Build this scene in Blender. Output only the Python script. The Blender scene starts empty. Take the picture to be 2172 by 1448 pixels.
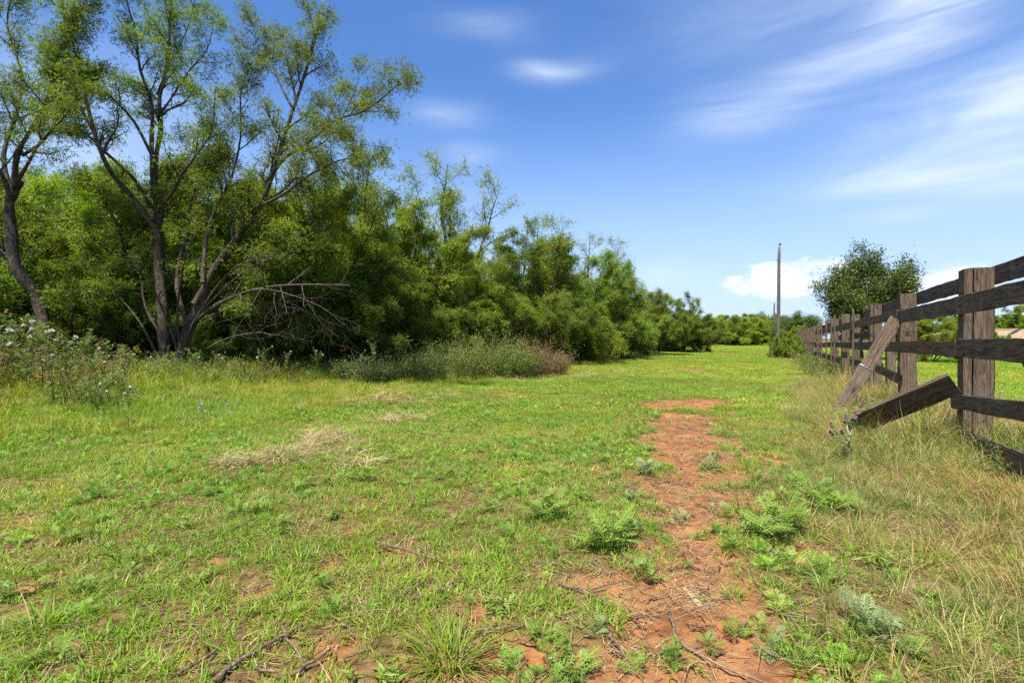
import bpy, math, random
import numpy as np
from mathutils import Matrix, Vector, Euler
R = math.radians
SC = bpy.context.scene
COL = SC.collection
rng = np.random.default_rng(7)

# ------------------------------------------------------------------ camera
CAMH = 1.2
cam = bpy.data.objects.new('camera', bpy.data.cameras.new('camera'))
COL.objects.link(cam)
cam.location = (0, 0, CAMH); cam.rotation_euler = (R(90), 0, 0)
cam.data.lens = 18; cam.data.sensor_width = 36
cam.data.clip_start = .05; cam.data.clip_end = 6000
SC.camera = cam

# ------------------------------------------------------------------ exposure / engine
SC.view_settings.view_transform = 'Standard'
SC.view_settings.look = 'None'
SC.view_settings.exposure = 1.0
SC.view_settings.gamma = 1
SC.render.engine = 'CYCLES'
cy = SC.cycles
cy.max_bounces = 7; cy.diffuse_bounces = 3; cy.glossy_bounces = 2; cy.transmission_bounces = 4
cy.transparent_max_bounces = 8; cy.caustics_reflective = False; cy.caustics_refractive = False
cy.sample_clamp_indirect = 4; cy.sample_clamp_direct = 12
cy.use_denoising = False

# ------------------------------------------------------------------ node helpers
class S:
    """a socket with arithmetic"""
    def __init__(s, t, o): s.t, s.o = t, o
    def _m(s, op, *a):
        n = s.t.nodes.new('ShaderNodeMath'); n.operation = op
        for i, v in enumerate((s,) + a):
            if isinstance(v, S): s.t.links.new(v.o, n.inputs[i])
            else: n.inputs[i].default_value = v
        return S(s.t, n.outputs[0])
    def __add__(s, b): return s._m('ADD', b)
    def __sub__(s, b): return s._m('SUBTRACT', b)
    def __mul__(s, b): return s._m('MULTIPLY', b)
    def __truediv__(s, b): return s._m('DIVIDE', b)
    def ss(s, a, b):
        n = s.t.nodes.new('ShaderNodeMapRange'); n.interpolation_type = 'SMOOTHSTEP'
        s.t.links.new(s.o, n.inputs[0]); n.inputs[1].default_value = a; n.inputs[2].default_value = b
        return S(s.t, n.outputs[0])

def node(t, typ, ins=None, **props):
    n = t.nodes.new(typ)
    for k, v in props.items(): setattr(n, k, v)
    for k, v in (ins or {}).items():
        if isinstance(v, S): t.links.new(v.o, n.inputs[k])
        elif hasattr(v, 'is_linked'): t.links.new(v, n.inputs[k])
        else: n.inputs[k].default_value = v
    return n

def mixcol(t, fac, a, b, mode='MIX'):
    n = t.nodes.new('ShaderNodeMix'); n.data_type = 'RGBA'; n.blend_type = mode
    for i, v in ((0, fac), (6, a), (7, b)):
        if isinstance(v, S): t.links.new(v.o, n.inputs[i])
        elif hasattr(v, 'is_linked'): t.links.new(v, n.inputs[i])
        elif isinstance(v, (int, float)): n.inputs[i].default_value = v
        else: n.inputs[i].default_value = (*v[:3], 1)
    return S(t, n.outputs[2])

def noise(t, vec, scale, detail=4, rough=.55, dist=0.0):
    n = node(t, 'ShaderNodeTexNoise', {'Scale': scale, 'Detail': detail, 'Roughness': rough, 'Distortion': dist})
    if vec is not None: t.links.new(vec.o if isinstance(vec, S) else vec, n.inputs['Vector'])
    return S(t, n.outputs['Fac'])

def mapping(t, vec, scale=(1, 1, 1), rot=(0, 0, 0), loc=(0, 0, 0)):
    n = node(t, 'ShaderNodeMapping', {'Scale': scale, 'Rotation': rot, 'Location': loc})
    t.links.new(vec.o if isinstance(vec, S) else vec, n.inputs['Vector'])
    return S(t, n.outputs[0])

# ------------------------------------------------------------------ sun and sky
SUN_EL, SUN_AZ = R(64), R(207)          # azimuth clockwise from +Y
sund = Vector((math.cos(SUN_EL) * math.sin(SUN_AZ), math.cos(SUN_EL) * math.cos(SUN_AZ), math.sin(SUN_EL)))
sl = bpy.data.lights.new('sun', 'SUN'); sl.energy = 4.8; sl.angle = R(1.2); sl.color = (1, .955, .88)
sun = bpy.data.objects.new('sun', sl); COL.objects.link(sun)
sun.rotation_euler = sund.to_track_quat('Z', 'Y').to_euler()

def build_world():
    w = bpy.data.worlds.new('World'); SC.world = w; w.use_nodes = True
    t = w.node_tree; t.nodes.clear()
    sky = node(t, 'ShaderNodeTexSky', sky_type='NISHITA', sun_disc=False, sun_elevation=SUN_EL, sun_rotation=SUN_AZ,
               altitude=300, air_density=1.0, dust_density=0.35, ozone_density=3.0)
    tc = node(t, 'ShaderNodeTexCoord')
    sep = node(t, 'ShaderNodeSeparateXYZ', {0: tc.outputs['Generated']})
    x, y, z = (S(t, sep.outputs[i]) for i in range(3))
    az = x._m('ARCTAN2', y) * 57.2958
    el = z._m('ARCSINE') * 57.2958
    base = node(t, 'ShaderNodeHueSaturation', {'Saturation': 1.22, 'Value': .98, 'Hue': .508, 'Color': sky.outputs[0]})
    # pale horizon air is coloured in as veil below; clouds on top of it
    ae = node(t, 'ShaderNodeCombineXYZ', {0: az, 1: el, 2: 0.0})
    aev = ae.outputs[0]
    w1 = noise(t, mapping(t, aev, (.055, .10, 1)), 1, 2, .5)
    A0 = az + (w1 - .5) * 6.0; E0 = el + (w1 - .5) * 3.0
    # fibrous cirrus, strands combed along one direction
    fib = mapping(t, aev, (.04, .18, 1), rot=(0, 0, R(-17)))
    st = noise(t, fib, 1.0, 7, .62, .9)
    st2 = noise(t, mapping(t, aev, (.10, .9, 1), rot=(0, 0, R(-10)), loc=(3, 8, 1)), 1, 4, .6, .5)
    def blob(X, Y, a, e, sx, sy, th=0, k=1.0):
        c, s_ = math.cos(R(th)), math.sin(R(th))
        if th:
            u = X._m('MULTIPLY_ADD', c / sx, -(a * c + e * s_) / sx) + Y * (s_ / sx)
            v = Y._m('MULTIPLY_ADD', c / sy, (a * s_ - e * c) / sy) - X * (s_ / sy)
        else:
            u = X._m('MULTIPLY_ADD', 1 / sx, -a / sx); v = Y._m('MULTIPLY_ADD', 1 / sy, -e / sy)
        return (u * u)._m('MULTIPLY_ADD', -1.0, (v * v) * -1.0)._m('EXPONENT'), k
    def total(lst, X, Y):
        acc = None
        for b in lst:
            m, k = blob(X, Y, *b)
            acc = m * k if acc is None else m._m('MULTIPLY_ADD', k, acc)
        return acc
    cir = total([(4.2, 27.8, 4.2, 1.0, 0, .75), (-7.5, 23.5, 4.0, 1.4, 0, .42), (-5, 20.0, 2.8, .9, 0, .42), (-3, 31.5, 6, 1.4, 0, .3),
                 (23.5, 22.6, 5.5, 1.8, 0, .6), (31, 23.8, 8.0, 2.2, 14, .75), (40, 27.0, 6.0, 3.4, 45, .85), (30, 30, 14, 5, 0, .36), (44, 33, 7, 5, 0, .5),
                 (45, 19.0, 9.0, 3.2, 12, 1.0), (39, 14.4, 8.0, 1.4, 0, .85), (47, 13, 6, 2, 0, .6), (37, 11.2, 3.4, .7, 0, .4), (17, 7.3, 3.6, 1.3, 0, .5), (-38, 18, 8, 6, 0, .4)], A0, E0)
    # the same kind of thin cloud goes on over the rest of the sky
    away = az._m('ABSOLUTE').ss(50, 75)._m('MAXIMUM', el.ss(38, 50))
    cir = cir + w1.ss(.45, .75) * away * .5
    cirm = (cir * ((st * .75 + st2 * .25).ss(.22, .72) * .95 + .14))._m('MINIMUM', 1.0)
    # fair weather cumulus low over the fields
    lump = noise(t, mapping(t, aev, (.55, .75, 1)), 1, 5, .62)
    cum = total([(23.2, 6.0, 1.1, .8), (26.0, 6.9, 1.5, .9), (28.3, 6.6, 1.7, 1.2), (26.5, 5.2, 3.0, .9, 0, 1), (29.6, 5.2, 2.4, 1.0, 0, .8), (31.8, 7.3, 2.6, .7, 0, .9),
                 (37.6, 4.9, 1.6, 1.0), (41, 5.5, 2.6, 1.1), (39.5, 4.0, 4, 1.0, 0, 1), (-70, 5.5, 7, 1.4), (75, 5.5, 8, 1.3), (150, 6, 9, 1.5)], az, el)
    cumm = (cum + (lump - .5) * 1.9).ss(.22, .85) * cum.ss(.05, .35) * (lump.ss(.2, .7) * .4 + .65)
    veil = el.ss(27, -3) * .93
    c1 = mixcol(t, veil, base.outputs[0], (2.75, 3.5, 4.95))
    c2 = mixcol(t, cirm * .9, c1, (3.9, 4.5, 5.5))
    c3 = mixcol(t, cumm * .85, c2, (4.7, 5.0, 5.4))
    bg = node(t, 'ShaderNodeBackground', {'Color': c3, 'Strength': .113})
    node(t, 'ShaderNodeOutputWorld', {'Surface': bg.outputs[0]})
    w.cycles.sampling_method = 'NONE'
build_world()

# ------------------------------------------------------------------ numeric noise
def _h(ix, iy, s):
    n = (ix.astype(np.int64) * 374761393 + iy.astype(np.int64) * 668265263 + s * 1274126177) & 0x7fffffff
    n = ((n ^ (n >> 13)) * 1274126177) & 0x7fffffff
    return ((n ^ (n >> 16)) & 0xffff) / 65535.0
def vnoise(x, y, s=0):
    x = np.asarray(x, float); y = np.asarray(y, float)
    ix, iy = np.floor(x), np.floor(y); fx, fy = x - ix, y - iy
    fx = fx * fx * (3 - 2 * fx); fy = fy * fy * (3 - 2 * fy)
    a, b, c, d = _h(ix, iy, s), _h(ix + 1, iy, s), _h(ix, iy + 1, s), _h(ix + 1, iy + 1, s)
    return (a * (1 - fx) + b * fx) * (1 - fy) + (c * (1 - fx) + d * fx) * fy
def fbm(x, y, s=0, o=4):
    v, a, n = 0, .5, 0
    for i in range(o):
        v = v + a * vnoise(x * 2 ** i, y * 2 ** i, s + i * 17); n += a; a *= .5
    return v / n
def sstep(a, b, x):
    t = np.clip((np.asarray(x, float) - a) / (b - a), 0, 1); return t * t * (3 - 2 * t)

# ------------------------------------------------------------------ the lie of the land
def fence_x(y): return 2.28 + .51 * np.asarray(y, float)
def tree_x(y): return -14.5 + .55 * np.asarray(y, float)
def H(x, y):
    x = np.asarray(x, float); y = np.asarray(y, float)
    e = tree_x(y) - x
    z = .45 * sstep(-6, 1, e) * (1 - .75 * sstep(14, 34, y))
    z = z + .55 * sstep(25, 120, y) + .4 * sstep(120, 400, y)
    z = z + (fbm(x * .25, y * .25, 3, 3) - .5) * .16 * sstep(1, 8, np.hypot(x, y))
    s = x - (33 + .345 * y)
    hill = (2.6 * sstep(0, 5, s) + 5.5 * sstep(7, 60, s)) * (1 - .72 * sstep(62, 120, y)) * sstep(10, 35, y)
    return z + hill
def micro(x, y, d):
    return d * ((fbm(x * 6, y * 6, 21, 4) - .5) * .07 + (fbm(x * 20, y * 20, 5, 2) - .5) * .028 - .026)
def gpt(px, py, z=0.0):
    d = (CAMH - z) * 1086 / (py - 724.0)
    return (px - 1086) / 1086 * d, d
def at(px, py, d): return Vector(((px - 1086) / 1086 * d, d, CAMH - (py - 724) / 1086 * d))

# bare red soil: the worn path, the scraped patch, small gaps in the turf
PATH = [(1480, 1500, 310), (1495, 1330, 235), (1497, 1210, 190), (1470, 1120, 140), (1475, 1050, 145), (1475, 990, 155), (1460, 940, 130), (1445, 905, 115), (1445, 885, 115)]
PATHW = []
for px, py, hw in PATH:
    X, Y = gpt(px, py); PATHW.append((X, Y, hw / 1086 * Y))
PATHW = [(.42, .6, .5)] + PATHW
SPOTS = [(1400, 862, 60, 12), (1460, 860, 90, 20), (1520, 858, 60, 13), (1470, 783, 40, 6), (60, 1240, 60, 20), (550, 1250, 45, 22), (420, 1385, 50, 35), (690, 1370, 90, 34), (850, 1170, 50, 16), (880, 1440, 90, 40),
         (1000, 1300, 60, 40), (700, 1200, 40, 14), (1060, 1390, 110, 50), (1250, 1420, 80, 60), (1760, 1440, 170, 40), (1760, 1300, 60, 40), (1700, 1235, 60, 30), (1230, 1075, 24, 8), (1720, 1160, 40, 14), (460, 1190, 30, 10),
         (560, 1440, 60, 24), (250, 1330, 40, 16), (170, 1410, 50, 18), (60, 1100, 30, 8), (660, 1270, 40, 12), (980, 1170, 40, 10), (1560, 815, 25, 4)]
SPW = []
for px, py, hw, hh in SPOTS:
    X, Y = gpt(px, py); Y0 = gpt(px, py - hh)[1]; SPW.append((X, Y, hw / 1086 * Y, max(.06, Y0 - Y)))
def dirt(x, y):
    x = np.asarray(x, float); y = np.asarray(y, float)
    v = np.zeros_like(x)
    for (x0, y0, r0), (x1, y1, r1) in zip(PATHW[:-1], PATHW[1:]):
        dx, dy = x1 - x0, y1 - y0
        t = np.clip(((x - x0) * dx + (y - y0) * dy) / (dx * dx + dy * dy), 0, 1)
        r = r0 + (r1 - r0) * t
        v = np.maximum(v, 1 - .5 * np.hypot(x - x0 - t * dx, y - y0 - t * dy) / r)
    for X, Y, rx, ry in SPW:
        v = np.maximum(v, 1 - .5 * np.hypot((x - X) / rx, (y - Y) / ry))
    n = fbm(x * 3.1, y * 3.1, 11, 5) - .5
    near = sstep(4.2, 1.8, y) * .10
    v = v + n * (.75 + .6 * sstep(9, 2, y)) + near
    return sstep(.56, .76, v)

# ------------------------------------------------------------------ mesh building
class Geo:
    def __init__(s): s.v, s.q, s.t, s.c, s.m, s.n = [], [], [], [], [], 0
    def add(s, v, quads=None, tris=None, col=None):
        v = np.asarray(v, float).reshape(-1, 3)
        if quads is not None and len(quads): s.q.append(np.asarray(quads, np.int64).reshape(-1, 4) + s.n)
        if tris is not None and len(tris): s.t.append(np.asarray(tris, np.int64).reshape(-1, 3) + s.n)
        if col is None: col = np.ones((len(v), 3))
        col = np.asarray(col, float)
        if col.ndim == 1: col = np.repeat(col[None], len(v), 0)
        s.v.append(v); s.c.append(col); s.n += len(v)
    def tube(s, p, r, k=5, col=None, cap=False):
        p = np.asarray(p, float); n = len(p); r = np.broadcast_to(np.asarray(r, float), (n,))
        tg = np.gradient(p, axis=0); tg /= np.linalg.norm(tg, axis=1)[:, None] + 1e-9
        ref = np.array([0, 0, 1.]) if abs(tg[:, 2]).mean() < .8 else np.array([1., 0, 0])
        a = np.cross(tg, ref); a /= np.linalg.norm(a, axis=1)[:, None] + 1e-9
        b = np.cross(tg, a)
        th = np.arange(k) / k * 2 * np.pi
        v = p[:, None] + r[:, None, None] * (a[:, None] * np.cos(th)[None, :, None] + b[:, None] * np.sin(th)[None, :, None])
        i = np.arange(n - 1)[:, None] * k; j = np.arange(k)[None]; j2 = (j + 1) % k
        q = np.stack([i + j, i + j2, i + k + j2, i + k + j], -1).reshape(-1, 4)
        tr = None
        if cap: tr = [[0, x + 1, x] for x in range(1, k - 1)] + [[(n - 1) * k, (n - 1) * k + x, (n - 1) * k + x + 1] for x in range(1, k - 1)]
        s.add(v.reshape(-1, 3), q, tr, col)
    def leaves(s, p, d, up, ln, wd, col, mid=.42):
        """diamond leaves: base p, direction d, normal hint up"""
        p = np.asarray(p, float); n = len(p)
        d = d / (np.linalg.norm(d, axis=1)[:, None] + 1e-9)
        sd = np.cross(d, up); sd /= np.linalg.norm(sd, axis=1)[:, None] + 1e-9
        ln = np.broadcast_to(ln, (n,))[:, None]; wd = np.broadcast_to(wd, (n,))[:, None]
        m = p + d * ln * mid
        v = np.stack([p, m + sd * wd * .5, p + d * ln, m - sd * wd * .5], 1).reshape(-1, 3)
        q = np.arange(n * 4).reshape(n, 4)
        s.add(v, q, None, np.repeat(np.broadcast_to(col, (n, 3)), 4, 0))
    def blades(s, p, d, ln, wd, droop, col, seg=3, tipcol=None):
        """grass blades: base p, start direction d, bending over by droop"""
        p = np.asarray(p, float); n = len(p)
        d = d / np.linalg.norm(d, axis=1)[:, None]
        h = d.copy(); h[:, 2] = 0; hn = np.linalg.norm(h, axis=1)[:, None]; h = h / (hn + 1e-6)
        sd = np.stack([-h[:, 1], h[:, 0], np.zeros(n)], 1)
        tw = rng.uniform(-.7, .7, n)[:, None]; sd = sd * np.cos(tw) + h * np.sin(tw)
        ln = np.broadcast_to(ln, (n,))[:, None]; wd = np.broadcast_to(wd, (n,))[:, None]; dr = np.broadcast_to(droop, (n,))[:, None]
        rows = []
        for i in range(seg + 1):
            t = i / seg
            c = p + d * ln * t + (h * .6 - np.array([0, 0, 1.])) * dr * ln * t * t
            w = wd * (1 - t ** 1.6) * .5
            rows.append((c, w))
        vs = []
        for i, (c, w) in enumerate(rows[:-1]): vs += [c - sd * w, c + sd * w]
        vs.append(rows[-1][0])
        k = len(vs); v = np.stack(vs, 1).reshape(-1, 3)
        b = np.arange(n)[:, None] * k
        q = np.concatenate([b + np.array([2 * i, 2 * i + 1, 2 * i + 3, 2 * i + 2]) for i in range(seg - 1)]) if seg > 1 else None
        tr = b + np.array([k - 3, k - 2, k - 1])
        cc = np.repeat(np.broadcast_to(col, (n, 3))[:, None], k, 1).copy()
        if tipcol is not None:
            tt = np.array([i // 2 / seg for i in range(k)])[None, :, None]
            cc = cc * (1 - tt) + np.broadcast_to(tipcol, (n, 3))[:, None] * tt
        s.add(v, q, tr, cc.reshape(-1, 3))
    def mesh(s, name, mat=None, smooth=False):
        v = np.concatenate(s.v); me = bpy.data.meshes.new(name)
        q = np.concatenate(s.q) if s.q else np.zeros((0, 4), np.int64)
        t = np.concatenate(s.t) if s.t else np.zeros((0, 3), np.int64)
        loops = np.concatenate([q.ravel(), t.ravel()]).astype(np.int32)
        starts = np.concatenate([np.arange(len(q)) * 4, len(q) * 4 + np.arange(len(t)) * 3]).astype(np.int32)
        me.vertices.add(len(v)); me.vertices.foreach_set('co', v.astype(np.float32).ravel())
        me.loops.add(len(loops)); me.loops.foreach_set('vertex_index', loops)
        me.polygons.add(len(starts)); me.polygons.foreach_set('loop_start', starts)
        me.polygons.foreach_set('use_smooth', np.full(len(starts), bool(smooth)))
        c = np.concatenate(s.c); c = np.concatenate([c, np.ones((len(c), 1))], 1)
        at_ = me.color_attributes.new('col', 'FLOAT_COLOR', 'POINT'); at_.data.foreach_set('color', c.astype(np.float32).ravel())
        me.update(calc_edges=True); me.validate()
        if mat: me.materials.append(mat)
        return me

def obj(name, data, parent=None, link=True):
    o = bpy.data.objects.new(name, data)
    if link: COL.objects.link(o)
    if parent: o.parent = parent
    return o
def tag(o, label=None, cat=None, group=None, kind=None):
    if label: o['label'] = label
    if cat: o['category'] = cat
    if group: o['group'] = group
    if kind: o['kind'] = kind
    return o
def thing(name, label, cat, loc=(0, 0, 0), rz=0.0, sc=1.0, group=None):
    o = obj(name, None); o.location = loc; o.rotation_euler = (0, 0, rz)
    o.scale = (sc, sc, sc) if isinstance(sc, (int, float)) else sc
    o.empty_display_size = .1
    return tag(o, label, cat, group)
def dup(root, loc, rz, sc, label=None, group=None):
    r = root.copy(); COL.objects.link(r); r.location = loc; r.rotation_euler = (0, 0, rz)
    r.scale = (sc, sc, sc) if isinstance(sc, (int, float)) else sc
    if label: r['label'] = label
    if group: r['group'] = group
    for ch in root.children:
        c = ch.copy(); COL.objects.link(c); c.parent = r
    return r

# ------------------------------------------------------------------ materials
def leafmat(name, transl=.35, rough=.55, inst=False, vary=.25, sat=1.0):
    m = bpy.data.materials.new(name); m.use_nodes = True; t = m.node_tree; t.nodes.clear()
    a = node(t, 'ShaderNodeAttribute', attribute_name='col')
    c = S(t, a.outputs['Color'])
    if inst:
        b = node(t, 'ShaderNodeAttribute', attribute_name='tint', attribute_type='INSTANCER')
        c = mixcol(t, 1.0, c, S(t, b.outputs['Color']), 'MULTIPLY')
    else:
        oi = node(t, 'ShaderNodeObjectInfo')
        hs = node(t, 'ShaderNodeHueSaturation', {'Hue': S(t, oi.outputs['Random']) * .024 + .474, 'Saturation': sat, 'Value': S(t, oi.outputs['Random']) * vary + (1 - vary / 2), 'Color': c})
        c = S(t, hs.outputs[0])
    pr = node(t, 'ShaderNodeBsdfPrincipled', {'Base Color': c, 'Roughness': rough, 'Specular IOR Level': .35})
    bright = node(t, 'ShaderNodeHueSaturation', {'Hue': .485, 'Saturation': 1.1, 'Value': 1.25, 'Color': c})
    tr = node(t, 'ShaderNodeBsdfTranslucent', {'Color': S(t, bright.outputs[0])})
    mx = node(t, 'ShaderNodeMixShader', {0: transl, 1: pr.outputs[0], 2: tr.outputs[0]})
    node(t, 'ShaderNodeOutputMaterial', {'Surface': mx.outputs[0]})
    return m
def barkmat(name, dark, light, scale=9, bump=.5):
    m = bpy.data.materials.new(name); m.use_nodes = True; t = m.node_tree; t.nodes.clear()
    tc = node(t, 'ShaderNodeTexCoord'); v = tc.outputs['Object']
    a = node(t, 'ShaderNodeAttribute', attribute_name='col')
    n1 = noise(t, mapping(t, v, (1, 1, .22)), scale * 3, 6, .7, .6)
    n2 = noise(t, v, 1.4, 3)
    c = mixcol(t, n1.ss(.34, .7), dark, light)
    c = mixcol(t, n2.ss(.52, .75) * .5, c, tuple(x * 1.3 for x in light))
    c = mixcol(t, 1.0, c, S(t, a.outputs['Color']), 'MULTIPLY')
    bp = node(t, 'ShaderNodeBump', {'Strength': bump, 'Distance': .02, 'Height': n1})
    pr = node(t, 'ShaderNodeBsdfPrincipled', {'Base Color': c, 'Roughness': .9, 'Specular IOR Level': .2, 'Normal': bp.outputs[0]})
    node(t, 'ShaderNodeOutputMaterial', {'Surface': pr.outputs[0]})
    return m
def woodmat(name, rust=0.0, tone=1.0):
    """weathered sawn timber, grain along local X"""
    m = bpy.data.materials.new(name); m.use_nodes = True; t = m.node_tree; t.nodes.clear()
    tc = node(t, 'ShaderNodeTexCoord'); v = tc.outputs['Object']
    oi = node(t, 'ShaderNodeObjectInfo'); rnd = S(t, oi.outputs['Random'])
    off = node(t, 'ShaderNodeCombineXYZ', {0: rnd * 37.0, 1: rnd * 11.0, 2: rnd * 23.0})
    va = node(t, 'ShaderNodeVectorMath', {0: v, 1: off.outputs[0]}, operation='ADD'); p = va.outputs[0]
    big = noise(t, mapping(t, p, (.9, 3, 3)), 1.6, 4, .55, .5)
    warp = node(t, 'ShaderNodeVectorMath', {0: p}, operation='ADD')
    wv = node(t, 'ShaderNodeCombineXYZ', {0: 0.0, 1: big * .10, 2: big * .10}); t.links.new(wv.outputs[0], warp.inputs[1])
    grain = noise(t, mapping(t, warp.outputs[0], (1.6, 70, 70)), 1, 5, .65)
    fine = noise(t, mapping(t, warp.outputs[0], (3, 200, 200)), 1, 2, .6)
    crack = noise(t, mapping(t, warp.outputs[0], (1.1, 34, 34), loc=(5, 3, 1)), 1, 3, .5)
    g = grain * .7 + fine * .3
    c = mixcol(t, g.ss(.40, .62), tuple(x * tone for x in (.042, .031, .022)), tuple(x * tone for x in (.20, .138, .088)))
    c = mixcol(t, big.ss(.45, .75) * .55, c, tuple(x * tone for x in (.16, .126, .09)))
    stain = noise(t, mapping(t, p, (2.2, 4, 4), loc=(9, 2, 4)), 1, 4, .6)
    c = mixcol(t, stain.ss(.58 - .3 * rust, .70 - .26 * rust) * (.25 + .6 * rust), c, mixcol(t, g.ss(.3, .7), (.13, .045, .017), (.36, .15, .055)))
    # knots
    vo = node(t, 'ShaderNodeTexVoronoi', {'Scale': 1.0}); vo.feature = 'F1'
    t.links.new(mapping(t, p, (2.6, 5, 6)).o, vo.inputs['Vector'])
    kd = S(t, vo.outputs['Distance'])
    c = mixcol(t, kd.ss(.20, .08) * .85, c, (.03, .015, .008))
    cr = crack.ss(.315, .27)
    c = mixcol(t, cr * .9, c, (.008, .006, .005))
    hgt = g * .5 - cr * 1.6 - kd.ss(.2, .05) * .3
    bp = node(t, 'ShaderNodeBump', {'Strength': .9, 'Distance': .006, 'Height': hgt})
    pr = node(t, 'ShaderNodeBsdfPrincipled', {'Base Color': c, 'Roughness': .88, 'Specular IOR Level': .25, 'Normal': bp.outputs[0]})
    node(t, 'ShaderNodeOutputMaterial', {'Surface': pr.outputs[0]})
    return m
def plain(name, col, rough=.7, metal=0.0):
    m = bpy.data.materials.new(name); m.use_nodes = True; t = m.node_tree; t.nodes.clear()
    tc = node(t, 'ShaderNodeTexCoord')
    n = noise(t, tc.outputs['Object'], 40, 3)
    c = mixcol(t, n, tuple(x * .75 for x in col), tuple(x * 1.2 for x in col))
    pr = node(t, 'ShaderNodeBsdfPrincipled', {'Base Color': c, 'Roughness': rough, 'Metallic': metal})
    node(t, 'ShaderNodeOutputMaterial', {'Surface': pr.outputs[0]})
    return m

M_LEAF = leafmat('mesquite_leaf', .52)
M_OAK = leafmat('dark_leaf', .25, .4)
M_WEED = leafmat('weed_leaf', .35)
M_GRASS = leafmat('grass_blade', .38, .5, inst=True)
M_STRAW = leafmat('dry_straw', .2, .6, inst=True)
M_RAG = leafmat('ragweed_leaf', .32, .5)
M_BARK = barkmat('mesquite_bark', (.022, .017, .013), (.135, .105, .08), 9, .9)
M_STEM = leafmat('plant_stem', .1)
M_WOOD = woodmat('weathered_timber')
M_WOODR = woodmat('split_red_timber', .5)
M_WOODP = woodmat('grey_plank', 0.0, .95)
M_WOODD = woodmat('dark_board_timber', 0.1, .8)  # same timber in a darker tone with slightly more red stain
M_POLE = barkmat('pole_wood', (.07, .055, .042), (.2, .165, .13), 5, .3)
M_WIRE = plain('galvanised_wire', (.6, .62, .63), .4, .6)
M_STICK = barkmat('dead_stick', (.06, .04, .028), (.30, .21, .14), 14, .5)
M_PETAL = leafmat('petal', .3)

# ------------------------------------------------------------------ ground
def axis_lines(lo, hi, c0, c1, step, grow):
    a = [c0]
    while a[-1] < c1: a.append(a[-1] + step)
    s = step
    while a[-1] < hi: s *= grow; a.append(a[-1] + s)
    s = step; b = [c0]
    while b[-1] > lo: s *= grow; b.append(b[-1] - s)
    return np.array(b[:0:-1] + a)
def build_ground():
    xs = axis_lines(-1600, 1600, -4.2, 6.2, .05, 1.06)
    ys = axis_lines(-60, 2500, 1.0, 11.5, .05, 1.055)
    X, Y = np.meshgrid(xs, ys); d = dirt(X, Y)
    Z = H(X, Y) + micro(X, Y, d) - .006
    v = np.stack([X, Y, Z], -1).reshape(-1, 3)
    nx, ny = len(xs), len(ys)
    i = (np.arange(ny - 1)[:, None] * nx + np.arange(nx - 1)[None]).ravel()
    q = np.stack([i, i + 1, i + nx + 1, i + nx], 1)
    s = X - (33 + .345 * Y)
    bank = sstep(.6, 2.0, s) * sstep(6.2, 4.0, s) * sstep(30, 44, Y) * sstep(.34, .5, fbm(X * .2, Y * .2, 55, 4))
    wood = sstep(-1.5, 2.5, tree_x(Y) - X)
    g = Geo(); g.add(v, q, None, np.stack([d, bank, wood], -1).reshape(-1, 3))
    m = bpy.data.materials.new('field_soil'); m.use_nodes = True; t = m.node_tree; t.nodes.clear()
    tc = node(t, 'ShaderNodeTexCoord'); v = tc.outputs['Object']
    a = node(t, 'ShaderNodeAttribute', attribute_name='col'); sp = node(t, 'ShaderNodeSeparateColor', {0: a.outputs['Color']})
    n1 = noise(t, v, 2.2, 6, .6); n2 = noise(t, v, 14, 5, .65); n3 = noise(t, v, 70, 3, .6); n4 = noise(t, v, .35, 4, .6)
    soil = mixcol(t, n2.ss(.3, .72), (.14, .057, .023), (.31, .140, .052))
    soil = mixcol(t, n1.ss(.42, .68) * .7, soil, (.35, .178, .072))
    soil = mixcol(t, n3.ss(.54, .70) * .65, soil, (.085, .040, .024))
    soil = mixcol(t, noise(t, v, 28, 4, .7).ss(.58, .74) * .5, soil, (.36, .205, .11))
    turf = mixcol(t, n2.ss(.35, .7), (.095, .05, .023), (.20, .12, .052))
    turf = mixcol(t, n4.ss(.45, .65) * .4, turf, (.13, .14, .035))
    turf = mixcol(t, n1.ss(.56, .72) * .6, turf, (.20, .16, .08))
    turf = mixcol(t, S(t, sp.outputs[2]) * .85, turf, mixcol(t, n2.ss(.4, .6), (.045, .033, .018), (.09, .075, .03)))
    sand = mixcol(t, n1.ss(.35, .65), (.30, .18, .10), (.46, .33, .21))
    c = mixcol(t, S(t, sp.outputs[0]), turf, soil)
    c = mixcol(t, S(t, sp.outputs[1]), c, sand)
    h = n2 * .6 + n3 * .3 + n1
    bp = node(t, 'ShaderNodeBump', {'Strength': .7, 'Distance': .03, 'Height': h})
    pr = node(t, 'ShaderNodeBsdfPrincipled', {'Base Color': c, 'Roughness': .95, 'Specular IOR Level': .1, 'Normal': bp.outputs[0]})
    node(t, 'ShaderNodeOutputMaterial', {'Surface': pr.outputs[0]})
    o = obj('ground', g.mesh('ground', m, True)); tag(o, 'grassy field with a worn red dirt path', None, None, 'structure')
build_ground()

# ------------------------------------------------------------------ trees
def unit(v): return v / (np.linalg.norm(v) + 1e-9)
def smooth_path(pts, n=None):
    """Catmull-Rom through control points"""
    p = np.asarray(pts, float)
    if len(p) < 3: return p
    e = np.concatenate([[2 * p[0] - p[1]], p, [2 * p[-1] - p[-2]]]); out = []
    for i in range(1, len(e) - 2):
        for t in (0, .34, .67):
            a, b, c, d = e[i - 1], e[i], e[i + 1], e[i + 2]
            out.append(.5 * (2 * b + (c - a) * t + (2 * a - 5 * b + 4 * c - d) * t * t + (3 * b - a - 3 * c + d) * t ** 3))
    out.append(p[-1]); return np.array(out)

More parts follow.
